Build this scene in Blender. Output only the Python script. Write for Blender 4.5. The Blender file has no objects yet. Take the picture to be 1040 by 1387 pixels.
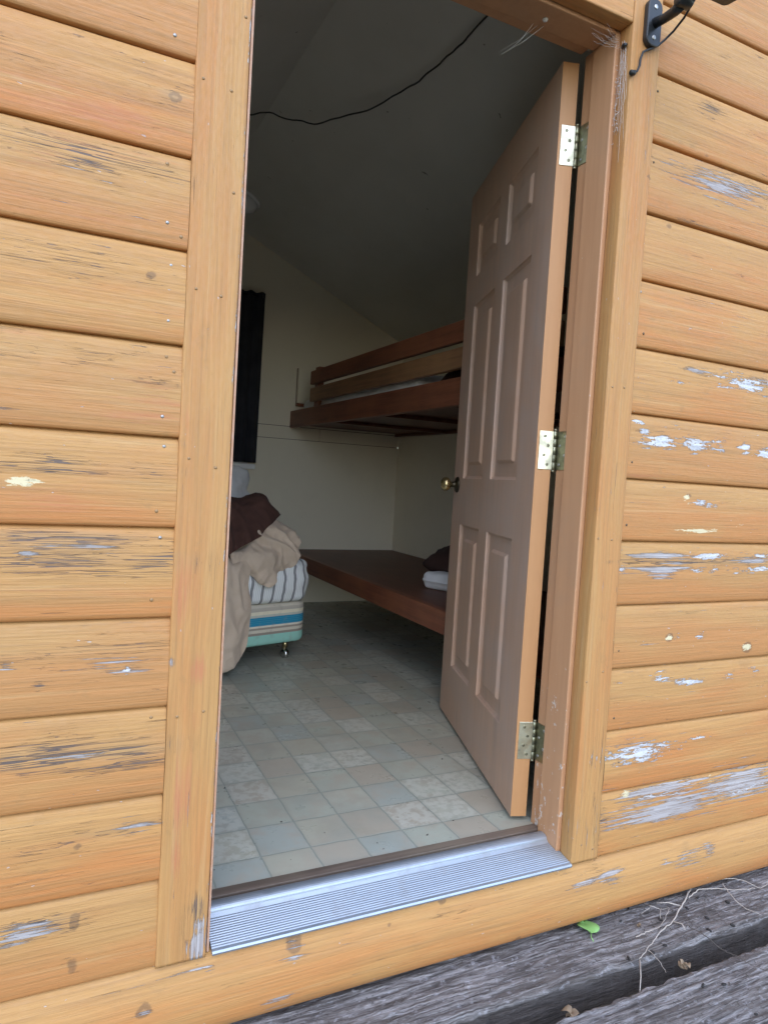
import bpy, bmesh, math, random
import numpy as np
from mathutils import Vector, Matrix, noise
rad = math.radians
random.seed(7); RNG = np.random.default_rng(7)
scene = bpy.context.scene
COL = scene.collection

# ------------------------------------------------------------------ camera
cam_d = bpy.data.cameras.new('camera'); cam = bpy.data.objects.new('camera', cam_d); COL.objects.link(cam)
cam_d.sensor_fit = 'VERTICAL'; cam_d.sensor_height = 36.0; cam_d.lens = 927.62 / 1387 * 36
cam_d.clip_start = 0.02; cam_d.clip_end = 500
CR = ((0.89996131, -0.43187497, 0.05961252), (0.03269848, -0.06948566, -0.99704692), (0.43474182, 0.89925289, -0.04841275))
M3 = Matrix(((CR[0][0], -CR[1][0], -CR[2][0]), (CR[0][1], -CR[1][1], -CR[2][1]), (CR[0][2], -CR[1][2], -CR[2][2])))
cam.matrix_world = Matrix.Translation((-0.30085, -1.3062, 0.92595)) @ M3.to_4x4()
scene.camera = cam

# ------------------------------------------------------------------ light
SUN_EL, SUN_AZ = 48.0, 200.0      # azimuth measured clockwise from +Y
world = bpy.data.worlds.new('World'); scene.world = world; world.use_nodes = True
wn = world.node_tree; bg = wn.nodes['Background']
sky = wn.nodes.new('ShaderNodeTexSky'); sky.sky_type = 'NISHITA'; sky.sun_disc = False
sky.sun_elevation = rad(SUN_EL); sky.sun_rotation = rad(SUN_AZ); sky.air_density = 1.0; sky.dust_density = 0.8; sky.ozone_density = 2.0
wn.links.new(sky.outputs[0], bg.inputs[0]); bg.inputs[1].default_value = 0.15
sun_d = bpy.data.lights.new('sun', 'SUN'); sun = bpy.data.objects.new('sun', sun_d); COL.objects.link(sun)
sun_d.energy = 0.5; sun_d.angle = rad(120); sun_d.color = (1.0, 0.99, 0.97)
sdir = Vector((math.sin(rad(SUN_AZ)) * math.cos(rad(SUN_EL)), math.cos(rad(SUN_AZ)) * math.cos(rad(SUN_EL)), math.sin(rad(SUN_EL))))
sun.rotation_euler = (-sdir).to_track_quat('-Z', 'Y').to_euler(); sun.location = sdir * 8
vs = scene.view_settings; vs.view_transform = 'Standard'; vs.look = 'None'; vs.gamma = 1.0; vs.exposure = 1.68
cy = scene.cycles
cy.max_bounces = 12; cy.diffuse_bounces = 8; cy.glossy_bounces = 4; cy.use_denoising = True
cy.sample_clamp_indirect = 4.0

# ------------------------------------------------------------------ helpers
class MB:
    def __init__(s): s.v = []; s.f = []; s.smooth = []
    def add(s, verts, faces, smooth=False):
        o = len(s.v); s.v += [tuple(p) for p in verts]
        s.f += [tuple(i + o for i in f) for f in faces]; s.smooth += [smooth] * len(faces); return s
    def box(s, x0, x1, y0, y1, z0, z1):
        v = [(x0, y0, z0), (x1, y0, z0), (x1, y1, z0), (x0, y1, z0), (x0, y0, z1), (x1, y0, z1), (x1, y1, z1), (x0, y1, z1)]
        return s.add(v, [(0, 3, 2, 1), (4, 5, 6, 7), (0, 1, 5, 4), (1, 2, 6, 5), (2, 3, 7, 6), (3, 0, 4, 7)])
    def prism(s, pts, y0, y1):          # polygon in x,z extruded along y
        n = len(pts); v = [(x, y0, z) for x, z in pts] + [(x, y1, z) for x, z in pts]
        f = [tuple(range(n)), tuple(range(2 * n - 1, n - 1, -1))] + [(i, i + n, (i + 1) % n + n, (i + 1) % n) for i in range(n)]
        return s.add(v, f)
    def prism_x(s, pts, x0, x1):        # polygon in y,z extruded along x
        n = len(pts); v = [(x0, y, z) for y, z in pts] + [(x1, y, z) for y, z in pts]
        f = [tuple(range(n)), tuple(range(2 * n - 1, n - 1, -1))] + [(i, i + n, (i + 1) % n + n, (i + 1) % n) for i in range(n)]
        return s.add(v, f)
    def tube(s, pts, r, n=8, cap=True):
        pts = [Vector(p) for p in pts]; m = len(pts); rr = r if isinstance(r, (list, tuple)) else [r] * m
        o = []; prev = None
        for i, p in enumerate(pts):
            t = (pts[min(i + 1, m - 1)] - pts[max(i - 1, 0)]).normalized()
            a = prev if prev is not None else (Vector((0, 0, 1)) if abs(t.z) < .9 else Vector((1, 0, 0)))
            u = (a - t * a.dot(t)).normalized(); w = t.cross(u); prev = u
            for k in range(n):
                q = 2 * math.pi * k / n; o.append(p + (u * math.cos(q) + w * math.sin(q)) * rr[i])
        f = []
        for i in range(m - 1):
            for k in range(n):
                f.append((i * n + k, i * n + (k + 1) % n, (i + 1) * n + (k + 1) % n, (i + 1) * n + k))
        if cap: f += [tuple(range(n - 1, -1, -1)), tuple((m - 1) * n + k for k in range(n))]
        return s.add(o, f, True)
    def lathe(s, prof, c, axis, n=20):  # prof: (radius, height) list along axis
        ax = Vector(axis).normalized(); u = ax.orthogonal().normalized(); w = ax.cross(u); c = Vector(c); o = []
        for r, h in prof:
            for k in range(n):
                q = 2 * math.pi * k / n; o.append(c + ax * h + (u * math.cos(q) + w * math.sin(q)) * r)
        f = []
        for i in range(len(prof) - 1):
            for k in range(n):
                f.append((i * n + k, i * n + (k + 1) % n, (i + 1) * n + (k + 1) % n, (i + 1) * n + k))
        m = len(prof) - 1
        f += [tuple(range(n - 1, -1, -1)), tuple(m * n + k for k in range(n))]
        return s.add(o, f, True)
    def build(s, name, mat, parent=None, bevel=0, seg=2):
        me = bpy.data.meshes.new(name); me.from_pydata(s.v, [], s.f); me.update()
        me.polygons.foreach_set('use_smooth', s.smooth)
        o = bpy.data.objects.new(name, me); COL.objects.link(o)
        if mat: me.materials.append(mat)
        if parent: o.parent = parent
        bm = bmesh.new(); bm.from_mesh(me); bmesh.ops.recalc_face_normals(bm, faces=bm.faces); bm.to_mesh(me); bm.free()
        if bevel:
            b = o.modifiers.new('b', 'BEVEL'); b.width = bevel; b.segments = seg; b.limit_method = 'ANGLE'; b.angle_limit = rad(40)
        return o

def tag(o, label=None, cat=None, group=None, kind=None):
    if label: o['label'] = label
    if cat: o['category'] = cat
    if group: o['group'] = group
    if kind: o['kind'] = kind
    return o
def thing(name, label, cat, loc=(0, 0, 0), rz=0, group=None):
    o = bpy.data.objects.new(name, None); COL.objects.link(o); o.location = loc; o.rotation_euler = (0, 0, rz); o.empty_display_size = .1
    return tag(o, label, cat, group)
def np_mesh(name, V, F, mat, parent=None, attrs=None, smooth=True):
    me = bpy.data.meshes.new(name); me.from_pydata([tuple(p) for p in V], [], [tuple(int(i) for i in f) for f in F]); me.update()
    me.polygons.foreach_set('use_smooth', [smooth] * len(me.polygons))
    for k, a in (attrs or {}).items():
        a = np.asarray(a, dtype=np.float32)
        if a.ndim == 2: at = me.attributes.new(k, 'FLOAT_VECTOR', 'POINT'); at.data.foreach_set('vector', a.ravel())
        else: at = me.attributes.new(k, 'FLOAT', 'POINT'); at.data.foreach_set('value', a)
    o = bpy.data.objects.new(name, me); COL.objects.link(o); me.materials.append(mat)
    if parent: o.parent = parent
    return o
def grid_faces(nu, nv, off=0, flip=False):
    i, j = np.meshgrid(np.arange(nu - 1), np.arange(nv - 1), indexing='ij'); a = (i * nv + j).ravel() + off
    F = np.stack([a, a + nv, a + nv + 1, a + 1], 1)
    return F[:, ::-1] if flip else F

# ------------------------------------------------------------------ material DSL
class NT:
    def __init__(s, name):
        s.m = bpy.data.materials.new(name); s.m.use_nodes = True; s.t = s.m.node_tree; s.b = s.t.nodes['Principled BSDF']
    def n(s, typ, ins=None, **kw):
        nd = s.t.nodes.new('ShaderNode' + typ)
        for k, v in kw.items(): setattr(nd, k, v)
        for k, v in (ins or {}).items(): s.set(nd.inputs[k], v)
        return nd
    def set(s, sock, v):
        if isinstance(v, bpy.types.NodeSocket): s.t.links.new(v, sock)
        else:
            if isinstance(v, (tuple, list)) and len(v) == 3 and sock.type == 'RGBA': v = (*v, 1)
            sock.default_value = v
    def attr(s, name, out='Fac'): return s.n('Attribute', attribute_name=name).outputs[out]
    def math(s, op, a, b=0.0, c=0.0, clamp=False):
        nd = s.n('Math', operation=op, use_clamp=clamp); s.set(nd.inputs[0], a); s.set(nd.inputs[1], b); s.set(nd.inputs[2], c); return nd.outputs[0]
    def scale(s, v, sc):
        return s.n('Mapping', {'Vector': v, 'Scale': sc}).outputs[0]
    def noise(s, v, sc=1.0, detail=3.0, rough=.55, dist=0.0, out=0):
        return s.n('TexNoise', {'Vector': v, 'Scale': sc, 'Detail': detail, 'Roughness': rough, 'Distortion': dist}).outputs[out]
    def ramp(s, f, lo, hi, a=0.0, b=1.0):
        return s.n('MapRange', {'Value': f, 'From Min': lo, 'From Max': hi, 'To Min': a, 'To Max': b}, interpolation_type='SMOOTHSTEP').outputs[0]
    def mix(s, f, a, b, mode='MIX'):
        nd = s.n('Mix', data_type='RGBA', blend_type=mode); s.set(nd.inputs[0], f); s.set(nd.inputs[6], a); s.set(nd.inputs[7], b); return nd.outputs[2]
    def bump(s, h, strength=.3, dist=.01):
        return s.n('Bump', {'Height': h, 'Strength': strength, 'Distance': dist}).outputs[0]
    def out(s, color=None, rough=None, normal=None, **kw):
        if color is not None: s.set(s.b.inputs['Base Color'], color)
        if rough is not None: s.set(s.b.inputs['Roughness'], rough)
        if normal is not None: s.set(s.b.inputs['Normal'], normal)
        for k, v in kw.items(): s.set(s.b.inputs[k.replace('_', ' ')], v)
        return s.m
    def obj(s): return s.n('TexCoord').outputs['Object']

def siding_mat(name, trim=False):
    t = NT(name); g = t.attr('gr', 'Vector')
    bv = t.attr('bv'); bid = t.attr('bid')
    g1 = t.noise(t.scale(g, (1.6, 55, 1)), detail=4); g2 = t.noise(t.scale(g, (5, 260, 1)), detail=3)
    bl = t.noise(t.scale(g, (2.2, 11, 1)), detail=5, rough=.6); fine = t.noise(t.scale(g, (60, 160, 1)), detail=2)
    tan = (.512, .274, .092); ora = (.525, .200, .056)
    if trim: k = t.ramp(bl, .35, .75)
    else: k = t.ramp(t.math('ADD', t.math('ADD', t.math('MULTIPLY', bid, .35), t.math('MULTIPLY', t.math('SUBTRACT', bl, .5), 2.6)), t.math('MULTIPLY', bv, -.9)), -.70, .22)
    col = t.mix(k, tan, ora)
    col = t.mix(t.math('MULTIPLY', bid, .5), col, (0.423, 0.247, 0.097))
    col = t.mix(t.ramp(g1, .45, .75, 0, .5), col, (0.347, 0.181, 0.063))
    col = t.mix(t.ramp(g2, .46, .72, 0, .45), col, (0.302, 0.167, 0.067))
    col = t.mix(t.ramp(g1, .28, .42, .35, 0), col, (0.513, 0.334, 0.153))
    spots = t.noise(t.scale(g, (14, 20, 1)), detail=6, rough=.7)
    col = t.mix(t.ramp(spots, .58, .72, 0, .4), col, (0.332, 0.189, 0.073))
    sz = t.n('SeparateXYZ', {'Vector': g}); wv = t.noise(t.scale(g, (1.1, 4.5, 1)), detail=3, rough=.5)
    ring = t.math('FRACT', t.math('ADD', t.math('MULTIPLY', sz.outputs[1], 70 if not trim else 95), t.math('MULTIPLY', wv, 11.0)))
    rl = t.math('MULTIPLY', t.ramp(ring, .0, .7, 0, 1), t.ramp(ring, 1.0, .88))
    col = t.mix(t.math('MULTIPLY', rl, .22), col, (.36, .175, .055))
    kn = t.attr('knot'); kn = t.math('ADD', kn, t.math('MULTIPLY', t.math('SUBTRACT', t.noise(t.scale(g, (40, 60, 1)), detail=3), .5), .5)); kr = t.math('MULTIPLY', t.ramp(kn, .40, .56), t.ramp(kn, .90, .74))
    col = t.mix(t.math('MULTIPLY', kr, .6), col, (.15, .085, .045)); col = t.mix(t.math('MULTIPLY', t.ramp(kn, .7, .95), .4), col, (.33, .24, .15))
    red = t.attr('red')
    rm = t.ramp(t.math('ADD', t.math('MULTIPLY', red, .55), t.math('MULTIPLY', t.math('SUBTRACT', t.noise(t.scale(g, (4, 75, 1)), detail=5, rough=.7), .5), 1.6)), .25, .85)
    col = t.mix(t.math('MULTIPLY', rm, .8), col, (.46, .16, .075))
    # weather checks along the grain: thin wandering lines, thicker where the board is worst
    ck = t.attr('crack')
    up = t.math('MULTIPLY', t.ramp(bv, .35, .55), t.ramp(bv, .98, .85)) if not trim else 0.1
    cn = t.noise(t.scale(g, (2.6, 75, 1)), detail=3, dist=.2); cn2 = t.noise(t.scale(g, (3.4, 150, 1)), detail=2, dist=.3)
    msk = t.math('ADD', t.noise(t.scale(g, (5, 22, 1)), detail=4, rough=.65), t.math('ADD', t.math('MULTIPLY', ck, .42), t.math('MULTIPLY', up, .05)))
    wd = t.ramp(msk, .62, 1.15, .0, .034)
    l1 = t.math('LESS_THAN', t.math('ABSOLUTE', t.math('SUBTRACT', cn, .5)), wd); l2 = t.math('LESS_THAN', t.math('ABSOLUTE', t.math('SUBTRACT', cn2, .52)), t.math('MULTIPLY', wd, .8))
    fat = t.ramp(t.math('ADD', cn2, t.math('MULTIPLY', ck, .15)), .755, .79)
    cm = t.math('MAXIMUM', t.math('MAXIMUM', l1, l2), fat)
    col = t.mix(t.ramp(t.math('ADD', bl, t.math('MULTIPLY', ck, .40)), .64, 1.0, 0, .40), col, (0.332, 0.239, 0.127))
    col = t.mix(t.math('MULTIPLY', cm, t.ramp(msk, .6, 1.0, .45, .88)), col, (.085, .068, .068))
    con = lambda n, k: t.math('MULTIPLY', t.math('SUBTRACT', n, .5), k)
    pn = con(t.noise(t.scale(g, (13, 95, 1)), detail=6, rough=.75), 2.2); pn2 = con(t.noise(t.scale(g, (4.5, 160, 1)), detail=5, rough=.72), 2.3)
    pn3 = con(t.noise(t.scale(g, (50, 150, 1)), detail=4, rough=.75), 2.0)
    bare = t.ramp(t.math('ADD', t.math('MULTIPLY', t.attr('bare'), .88), t.math('ADD', t.math('MULTIPLY', pn2, 1.35), t.math('MULTIPLY', pn, .5))), .55, .75)
    bcol = t.mix(t.ramp(g2, .3, .7), (.24, .235, .245), (.46, .46, .48))
    col = t.mix(t.math('MULTIPLY', bare, .85), col, bcol)
    pv = (t.math('ADD', t.math('MULTIPLY', t.attr('peel'), .78), t.math('ADD', t.math('MULTIPLY', pn, 1.0), t.math('MULTIPLY', pn3, .65)))); peel = t.ramp(pv, .58, .65)
    rimn = t.math('MULTIPLY', t.ramp(pv, .46, .57), t.ramp(pv, .66, .60)); col = t.mix(t.math('MULTIPLY', rimn, .55), col, (.26, .15, .075))  # dark rim painted round the flakes as edge shade, suggests thickness
    fl = t.ramp(t.noise(t.scale(g, (55, 130, 1)), detail=1), .785, .80)
    peel = t.math('MAXIMUM', peel, t.math('MULTIPLY', fl, .45))
    col = t.mix(peel, col, t.mix(t.ramp(t.math('ADD', pn3, t.math('MULTIPLY', pn2, .6)), -.1, .35), (.60, .60, .61), (.38, .38, .40)))
    cr = t.ramp(t.math('ADD', t.math('MULTIPLY', t.attr('cream'), .8), t.math('ADD', t.math('MULTIPLY', pn, .7), t.math('MULTIPLY', pn3, .5))), .56, .64)
    col = t.mix(cr, col, (.66, .57, .36))
    h = t.math('ADD', t.math('MULTIPLY', g2, .25), t.math('ADD', t.math('MULTIPLY', g1, .35), t.math('MULTIPLY', fine, .12)))
    h = t.math('SUBTRACT', h, t.math('MULTIPLY', cm, .7)); h = t.math('SUBTRACT', h, t.math('MULTIPLY', t.math('MAXIMUM', bare, peel), .45))
    return t.out(col, t.ramp(fine, .3, .7, .55, .74), t.bump(h, .75, .005))

def paint_mat(name, c, c2=None, rough=.45, gs=(60, 60, 4), bs=.12, dirt=.25):
    t = NT(name); o = t.obj(); c2 = c2 or tuple(x * .82 for x in c)
    n1 = t.noise(t.scale(o, gs), detail=4); n2 = t.noise(o, 3.5, 5, .65)
    col = t.mix(t.ramp(n1, .35, .7, 0, .6), c, c2)
    col = t.mix(t.ramp(n2, .5, .75, 0, dirt), col, tuple(x * .6 for x in c))
    sp = t.ramp(t.noise(o, 140, 1), .80, .82, 0, .6)
    col = t.mix(sp, col, tuple(x * .45 for x in c))
    return t.out(col, rough, t.bump(t.math('ADD', n1, t.math('MULTIPLY', n2, .5)), bs, .003))

def door_mat():
    t = NT('door_paint'); o = t.obj(); c = (.52, .33, .225)
    n1 = t.noise(t.scale(o, (45, 45, 2.5)), detail=4); n2 = t.noise(o, 3.2, 6, .68); n3 = t.noise(t.scale(o, (9, 9, 1.6)), detail=5, rough=.65)
    col = t.mix(t.ramp(n1, .35, .7, 0, .6), c, (.46, .285, .195)); col = t.mix(t.ramp(n2, .40, .66, 0, .45), col, (.47, .385, .33)); col = t.mix(t.ramp(n3, .5, .72, 0, .45), col, (.34, .25, .20))
    sp = t.ramp(t.noise(o, 120, 1), .80, .82, 0, .6); col = t.mix(sp, col, (.52, .46, .42))
    return t.out(col, t.ramp(n2, .35, .7, .42, .62), t.bump(t.math('ADD', n1, t.math('MULTIPLY', n2, .5)), .12, .003))
def stain_mat(name, c, axis='y', rough=.45):
    t = NT(name); o = t.obj(); sc = {'y': (55, 2.2, 55), 'x': (2.2, 55, 55), 'z': (55, 55, 2.2)}[axis]
    n1 = t.noise(t.scale(o, sc), detail=4, dist=.4); n2 = t.noise(o, 2.5, 4); sc2 = tuple(v * 4 for v in sc)
    n3 = t.noise(t.scale(o, sc2), detail=2)
    col = t.mix(t.ramp(n1, .3, .7), c, tuple(x * .55 for x in c))
    col = t.mix(t.ramp(n2, .35, .7, 0, .6), col, (c[0] * 1.35, c[1] * 1.5, c[2] * 1.4))
    col = t.mix(t.ramp(n3, .55, .75, 0, .4), col, tuple(x * .4 for x in c))
    return t.out(col, rough, t.bump(n1, .15, .003))

def cloth_mat(name, c, c2=None, weave=900, rough=.95):
    t = NT(name); o = t.obj(); n = t.noise(o, 9, 4); w = t.noise(o, weave * .4, 2)
    col = t.mix(t.ramp(n, .35, .7), c, c2 or tuple(x * .8 for x in c))
    return t.out(col, rough, t.bump(w, .25, .002), Sheen_Weight=.12 if max(c) > .2 else 0.0)

def metal_mat(name, c, rough=.3, met=1.0, var=.15):
    t = NT(name); o = t.obj(); n = t.noise(o, 40, 4, .6)
    col = t.mix(t.ramp(n, .4, .7), c, tuple(x * .7 for x in c))
    return t.out(col, t.ramp(n, .3, .7, rough - var * .5, rough + var), Metallic=met)

M = {}
M['siding'] = siding_mat('weathered_orange_paint'); M['trim'] = siding_mat('painted_trim', True)
def jamb_mat():
    t = NT('brown_orange_paint'); o = t.obj(); c = (.50, .268, .138)
    n1 = t.noise(t.scale(o, (50, 50, 3)), detail=4); n2 = t.noise(o, 4, 6, .65); ch = t.noise(t.scale(o, (60, 60, 30)), detail=4, rough=.7); lo = t.noise(o, 2.3, 2)
    col = t.mix(t.ramp(n1, .35, .7, 0, .6), c, (.44, .225, .112)); col = t.mix(t.ramp(n2, .48, .72, 0, .4), col, (.40, .25, .15))
    z = t.n('SeparateXYZ', {'Vector': o}).outputs[2]
    chip = t.ramp(t.math('ADD', ch, t.math('ADD', t.math('MULTIPLY', t.ramp(z, .75, -.05), .12), t.math('MULTIPLY', lo, .08))), .755, .775)
    col = t.mix(t.math('MULTIPLY', chip, .85), col, (.60, .55, .50))
    return t.out(col, t.ramp(n2, .3, .7, .40, .58), t.bump(t.math('SUBTRACT', n1, chip), .2, .002))
M['jamb'] = jamb_mat()
M['edge'] = paint_mat('chipped_pink_paint', (.50, .275, .165), (.54, .37, .28), gs=(20, 20, 60))
M['nailpaint'] = paint_mat('painted_nail', (.33, .20, .09))
M['door'] = door_mat()
M['dooredge'] = paint_mat('door_edge_paint', (.47, .24, .10), (.43, .215, .085), rough=.5)
M['wall'] = paint_mat('cream_wall_paint', (.80, .735, .595), (.78, .715, .575), rough=.75, gs=(2, 2, 2), bs=.05, dirt=.12)
M['ceil'] = paint_mat('dull_ceiling_paint', (.62, .61, .56), (.60, .59, .54), rough=.85, gs=(3, 3, 3), bs=.05, dirt=.25)
M['bunk'] = stain_mat('red_brown_stain', (.225, .073, .036), 'y'); M['bunklight'] = stain_mat('brown_stain', (.29, .14, .066), 'y')
M['bunkdark'] = stain_mat('dark_board_stain', (.135, .042, .025), 'y')
M['black'] = paint_mat('black_plastic', (.018, .020, .022), rough=.35)
M['cable'] = paint_mat('black_cable', (.015, .015, .015), rough=.5)
M['alu'] = None
M['hinge'] = metal_mat('brass_plated_steel', (.80, .78, .60), .34); M['hingedark'] = metal_mat('aged_brass', (.30, .29, .20), .38)
M['knob'] = metal_mat('antique_brass', (.62, .50, .26), .25); M['dark'] = metal_mat('dark_bronze', (.10, .085, .06), .4)
M['nail'] = metal_mat('galvanised_steel', (.50, .49, .47), .5); M['nailold'] = metal_mat('rusty_steel', (.20, .15, .10), .6)
M['chrome'] = metal_mat('chrome', (.75, .75, .72), .15)
M['curtain'] = cloth_mat('black_curtain_cloth', (.018, .020, .027), (.026, .028, .036))
M['beige'] = cloth_mat('beige_fleece', (.62, .49, .37), (.55, .43, .32)); M['brown'] = cloth_mat('dark_brown_fleece', (.088, .038, .027), (.062, .027, .020))
M['white'] = cloth_mat('white_linen', (.82, .82, .82), (.74, .74, .75)); M['darkcloth'] = cloth_mat('black_brown_cloth', (.050, .022, .017), (.035, .016, .013))
M['lamp'] = paint_mat('white_plastic', (.88, .88, .88), (.86, .86, .86), rough=.22, dirt=.05)
M['web'] = paint_mat('dusty_silk', (.62, .60, .58), rough=.9)
def ceil_mat():
    t = NT('dull_ceiling_paint'); o = t.obj(); n = t.noise(o, 1.6, 6, .65); n2 = t.noise(t.scale(o, (7, 2, 7)), 1, 5); sp = t.ramp(t.noise(o, 24, 2), .755, .775)
    col = t.mix(t.ramp(n, .3, .75), (.63, .615, .565), (.575, .56, .51)); col = t.mix(t.ramp(n2, .45, .8, 0, .25), col, (.54, .52, .47)); col = t.mix(t.math('MULTIPLY', sp, .7), col, (.16, .145, .12))
    return t.out(col, .9, t.bump(t.noise(o, 90, 3), .15, .003))
M['ceil'] = ceil_mat()
M['roof'] = paint_mat('dark_roofing', (.06, .055, .05), rough=.9)

def alu_mat():
    t = NT('brushed_aluminium'); o = t.obj(); n = t.noise(t.scale(o, (3, 220, 60)), detail=3); d = t.noise(o, 18, 5, .65)
    col = t.mix(t.ramp(n, .3, .7), (.44, .49, .545), (.38, .425, .48)); col = t.mix(t.ramp(d, .52, .72, 0, .4), col, (.33, .33, .34))
    return t.out(col, t.ramp(d, .3, .7, .38, .55), None, Metallic=.75)
M['alu'] = alu_mat()

def vinyl_mat():
    t = NT('vinyl_tile_floor'); o = t.obj(); PX, PY = .1265, .1345
    sx = t.n('SeparateXYZ', {'Vector': o})
    wob = t.math('MULTIPLY', t.math('SUBTRACT', t.noise(o, 22, 3), .5), .055)
    u = t.math('ADD', t.math('DIVIDE', t.math('SUBTRACT', sx.outputs[0], .178), PX), wob)
    wob2 = t.math('MULTIPLY', t.math('SUBTRACT', t.noise(t.n('VectorMath', {0: o, 1: (7, 3, 1)}, operation='ADD').outputs[0], 22, 3), .5), .055)
    v = t.math('ADD', t.math('DIVIDE', t.math('SUBTRACT', sx.outputs[1], .250), PY), wob2)
    fu, fv = t.math('FRACT', u), t.math('FRACT', v)
    cell = t.n('CombineXYZ', {'X': t.math('FLOOR', u), 'Y': t.math('FLOOR', v), 'Z': 3.7}).outputs[0]
    wn_ = t.n('TexWhiteNoise', {'Vector': cell}, noise_dimensions='3D'); r = wn_.outputs['Value']
    rc = t.n('SeparateColor', {'Color': wn_.outputs['Color']})
    cr = t.n('ValToRGB', {'Fac': r}); e = cr.color_ramp; e.interpolation = 'CONSTANT'
    cols = [(0, (.415, .435, .355)), (.22, (.43, .42, .33)), (.40, (.385, .415, .365)), (.56, (.46, .465, .375)), (.74, (.42, .385, .305)), (.86, (.44, .45, .375))]
    e.elements[0].position = 0; e.elements[0].color = (*cols[0][1], 1); e.elements[1].position = cols[1][0]; e.elements[1].color = (*cols[1][1], 1)
    for p, c in cols[2:]:
        q = e.elements.new(p); q.color = (*c, 1)
    off = t.n('VectorMath', {0: o, 1: t.n('VectorMath', {0: wn_.outputs['Color'], 'Scale': 9.0}, operation='SCALE').outputs[0]}, operation='ADD').outputs[0]
    mot = t.noise(off, 14, 5, .6); spk = t.noise(off, 42, 4, .65)
    col = t.mix(t.ramp(mot, .42, .68, 0, .7), cr.outputs[0], (.42, .37, .29))
    col = t.mix(t.ramp(t.noise(off, 8, 3, .5), .42, .75, 0, .5), col, (.32, .335, .285))
    lite = t.math('MULTIPLY', t.math('GREATER_THAN', rc.outputs[1], .70), t.ramp(spk, .40, .56))
    col = t.mix(t.math('MULTIPLY', lite, .65), col, (.56, .56, .48))
    ed = t.math('MULTIPLY', t.math('MINIMUM', t.math('MINIMUM', fu, t.math('SUBTRACT', 1.0, fu)), t.math('MINIMUM', fv, t.math('SUBTRACT', 1.0, fv))), .13)
    gr = t.ramp(ed, .0012, .0030, 1, 0)
    edge = t.ramp(ed, .003, .014, .35, 0)
    col = t.mix(edge, col, (.36, .36, .30)); col = t.mix(t.math('MULTIPLY', gr, .75), col, (.25, .28, .24))
    dirt = t.ramp(t.noise(o, 5, 6, .7), .5, .75, 0, .3); col = t.mix(dirt, col, (.28, .265, .19))
    h = t.math('SUBTRACT', t.math('MULTIPLY', spk, .12), t.math('MULTIPLY', gr, .6))
    return t.out(col, t.ramp(mot, .3, .7, .26, .42), t.bump(h, .35, .002))
M['vinyl'] = vinyl_mat()

def deck_mat():
    t = NT('weathered_grey_timber'); g = t.attr('gr', 'Vector')
    n1 = t.noise(t.scale(g, (6, 75, 20)), detail=6, rough=.7, dist=.8); n2 = t.noise(t.scale(g, (14, 240, 40)), detail=4, rough=.65, dist=.4); n3 = t.noise(t.scale(g, (7, 11, 6)), detail=6, rough=.7)
    n4 = t.noise(t.scale(g, (40, 60, 40)), detail=5, rough=.7)
    col = t.mix(t.ramp(n1, .38, .60), (.375, .352, .345), (.115, .098, .090))
    col = t.mix(t.ramp(n2, .50, .66, 0, .75), col, (.035, .03, .028))
    col = t.mix(t.ramp(n3, .46, .66, 0, .65), col, (.18, .155, .14))
    col = t.mix(t.ramp(n4, .34, .46, .55, 0), col, (.48, .47, .49)); col = t.mix(t.ramp(n4, .58, .70, 0, .7), col, (.06, .05, .047))
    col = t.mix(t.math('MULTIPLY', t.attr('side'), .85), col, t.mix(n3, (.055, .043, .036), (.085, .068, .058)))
    h = t.math('SUBTRACT', t.math('MULTIPLY', n1, -1.2), t.math('ADD', t.math('MULTIPLY', n2, .7), t.math('MULTIPLY', n4, .5)))
    return t.out(col, .9, t.bump(h, 1.0, .010))
M['deck'] = deck_mat()

def ticking_mat():
    t = NT('striped_ticking'); o = t.obj(); x = t.n('SeparateXYZ', {'Vector': o}).outputs[0]
    xw = t.math('ADD', x, t.math('MULTIPLY', t.noise(o, 12, 2), .012))
    f = t.math('FRACT', t.math('DIVIDE', xw, .060))
    wide = t.math('MULTIPLY', t.ramp(f, .05, .09), t.ramp(f, .33, .29))
    thin = t.math('FRACT', t.math('DIVIDE', xw, .0100)); th = t.math('MULTIPLY', t.ramp(thin, .35, .45), t.ramp(thin, .75, .65))
    col = t.mix(t.math('MULTIPLY', th, .45), (.84, .85, .83), (.42, .46, .48)); col = t.mix(t.math('MULTIPLY', wide, .85), col, (.17, .17, .18))
    return t.out(col, .9, t.bump(t.noise(o, 400, 1), .15, .001))
M['ticking'] = ticking_mat()
def spring_mat():
    t = NT('striped_box_cloth'); o = t.obj(); z = t.n('SeparateXYZ', {'Vector': o}).outputs[2]
    cr = t.n('ValToRGB', {'Fac': t.math('DIVIDE', z, .20)}); e = cr.color_ramp; e.interpolation = 'CONSTANT'
    S = [(0, (.32, .62, .52)), (.27, (.32, .27, .22)), (.33, (.66, .60, .48)), (.40, (.36, .31, .25)), (.45, (.76, .72, .58)), (.50, (.016, .25, .40)), (.70, (.55, .55, .46)), (.76, (.78, .72, .54)), (.84, (.50, .45, .37)), (.93, (.62, .57, .46))]
    e.elements[0].color = (*S[0][1], 1); e.elements[1].position = S[1][0]; e.elements[1].color = (*S[1][1], 1)
    for p, c in S[2:]:
        q = e.elements.new(p); q.color = (*c, 1)
    lines = t.math('FRACT', t.math('DIVIDE', z, .0095)); inb = t.math('MULTIPLY', t.math('GREATER_THAN', z, .10), t.math('LESS_THAN', z, .14))
    col = t.mix(t.math('MULTIPLY', inb, t.ramp(lines, .75, .95)), cr.outputs[0], (.10, .36, .48))
    col = t.mix(t.ramp(t.noise(o, 25, 4), .5, .75, 0, .3), col, (.30, .27, .22))
    return t.out(col, .85, t.bump(t.noise(o, 300, 1), .1, .001))
M['spring'] = spring_mat()
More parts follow.
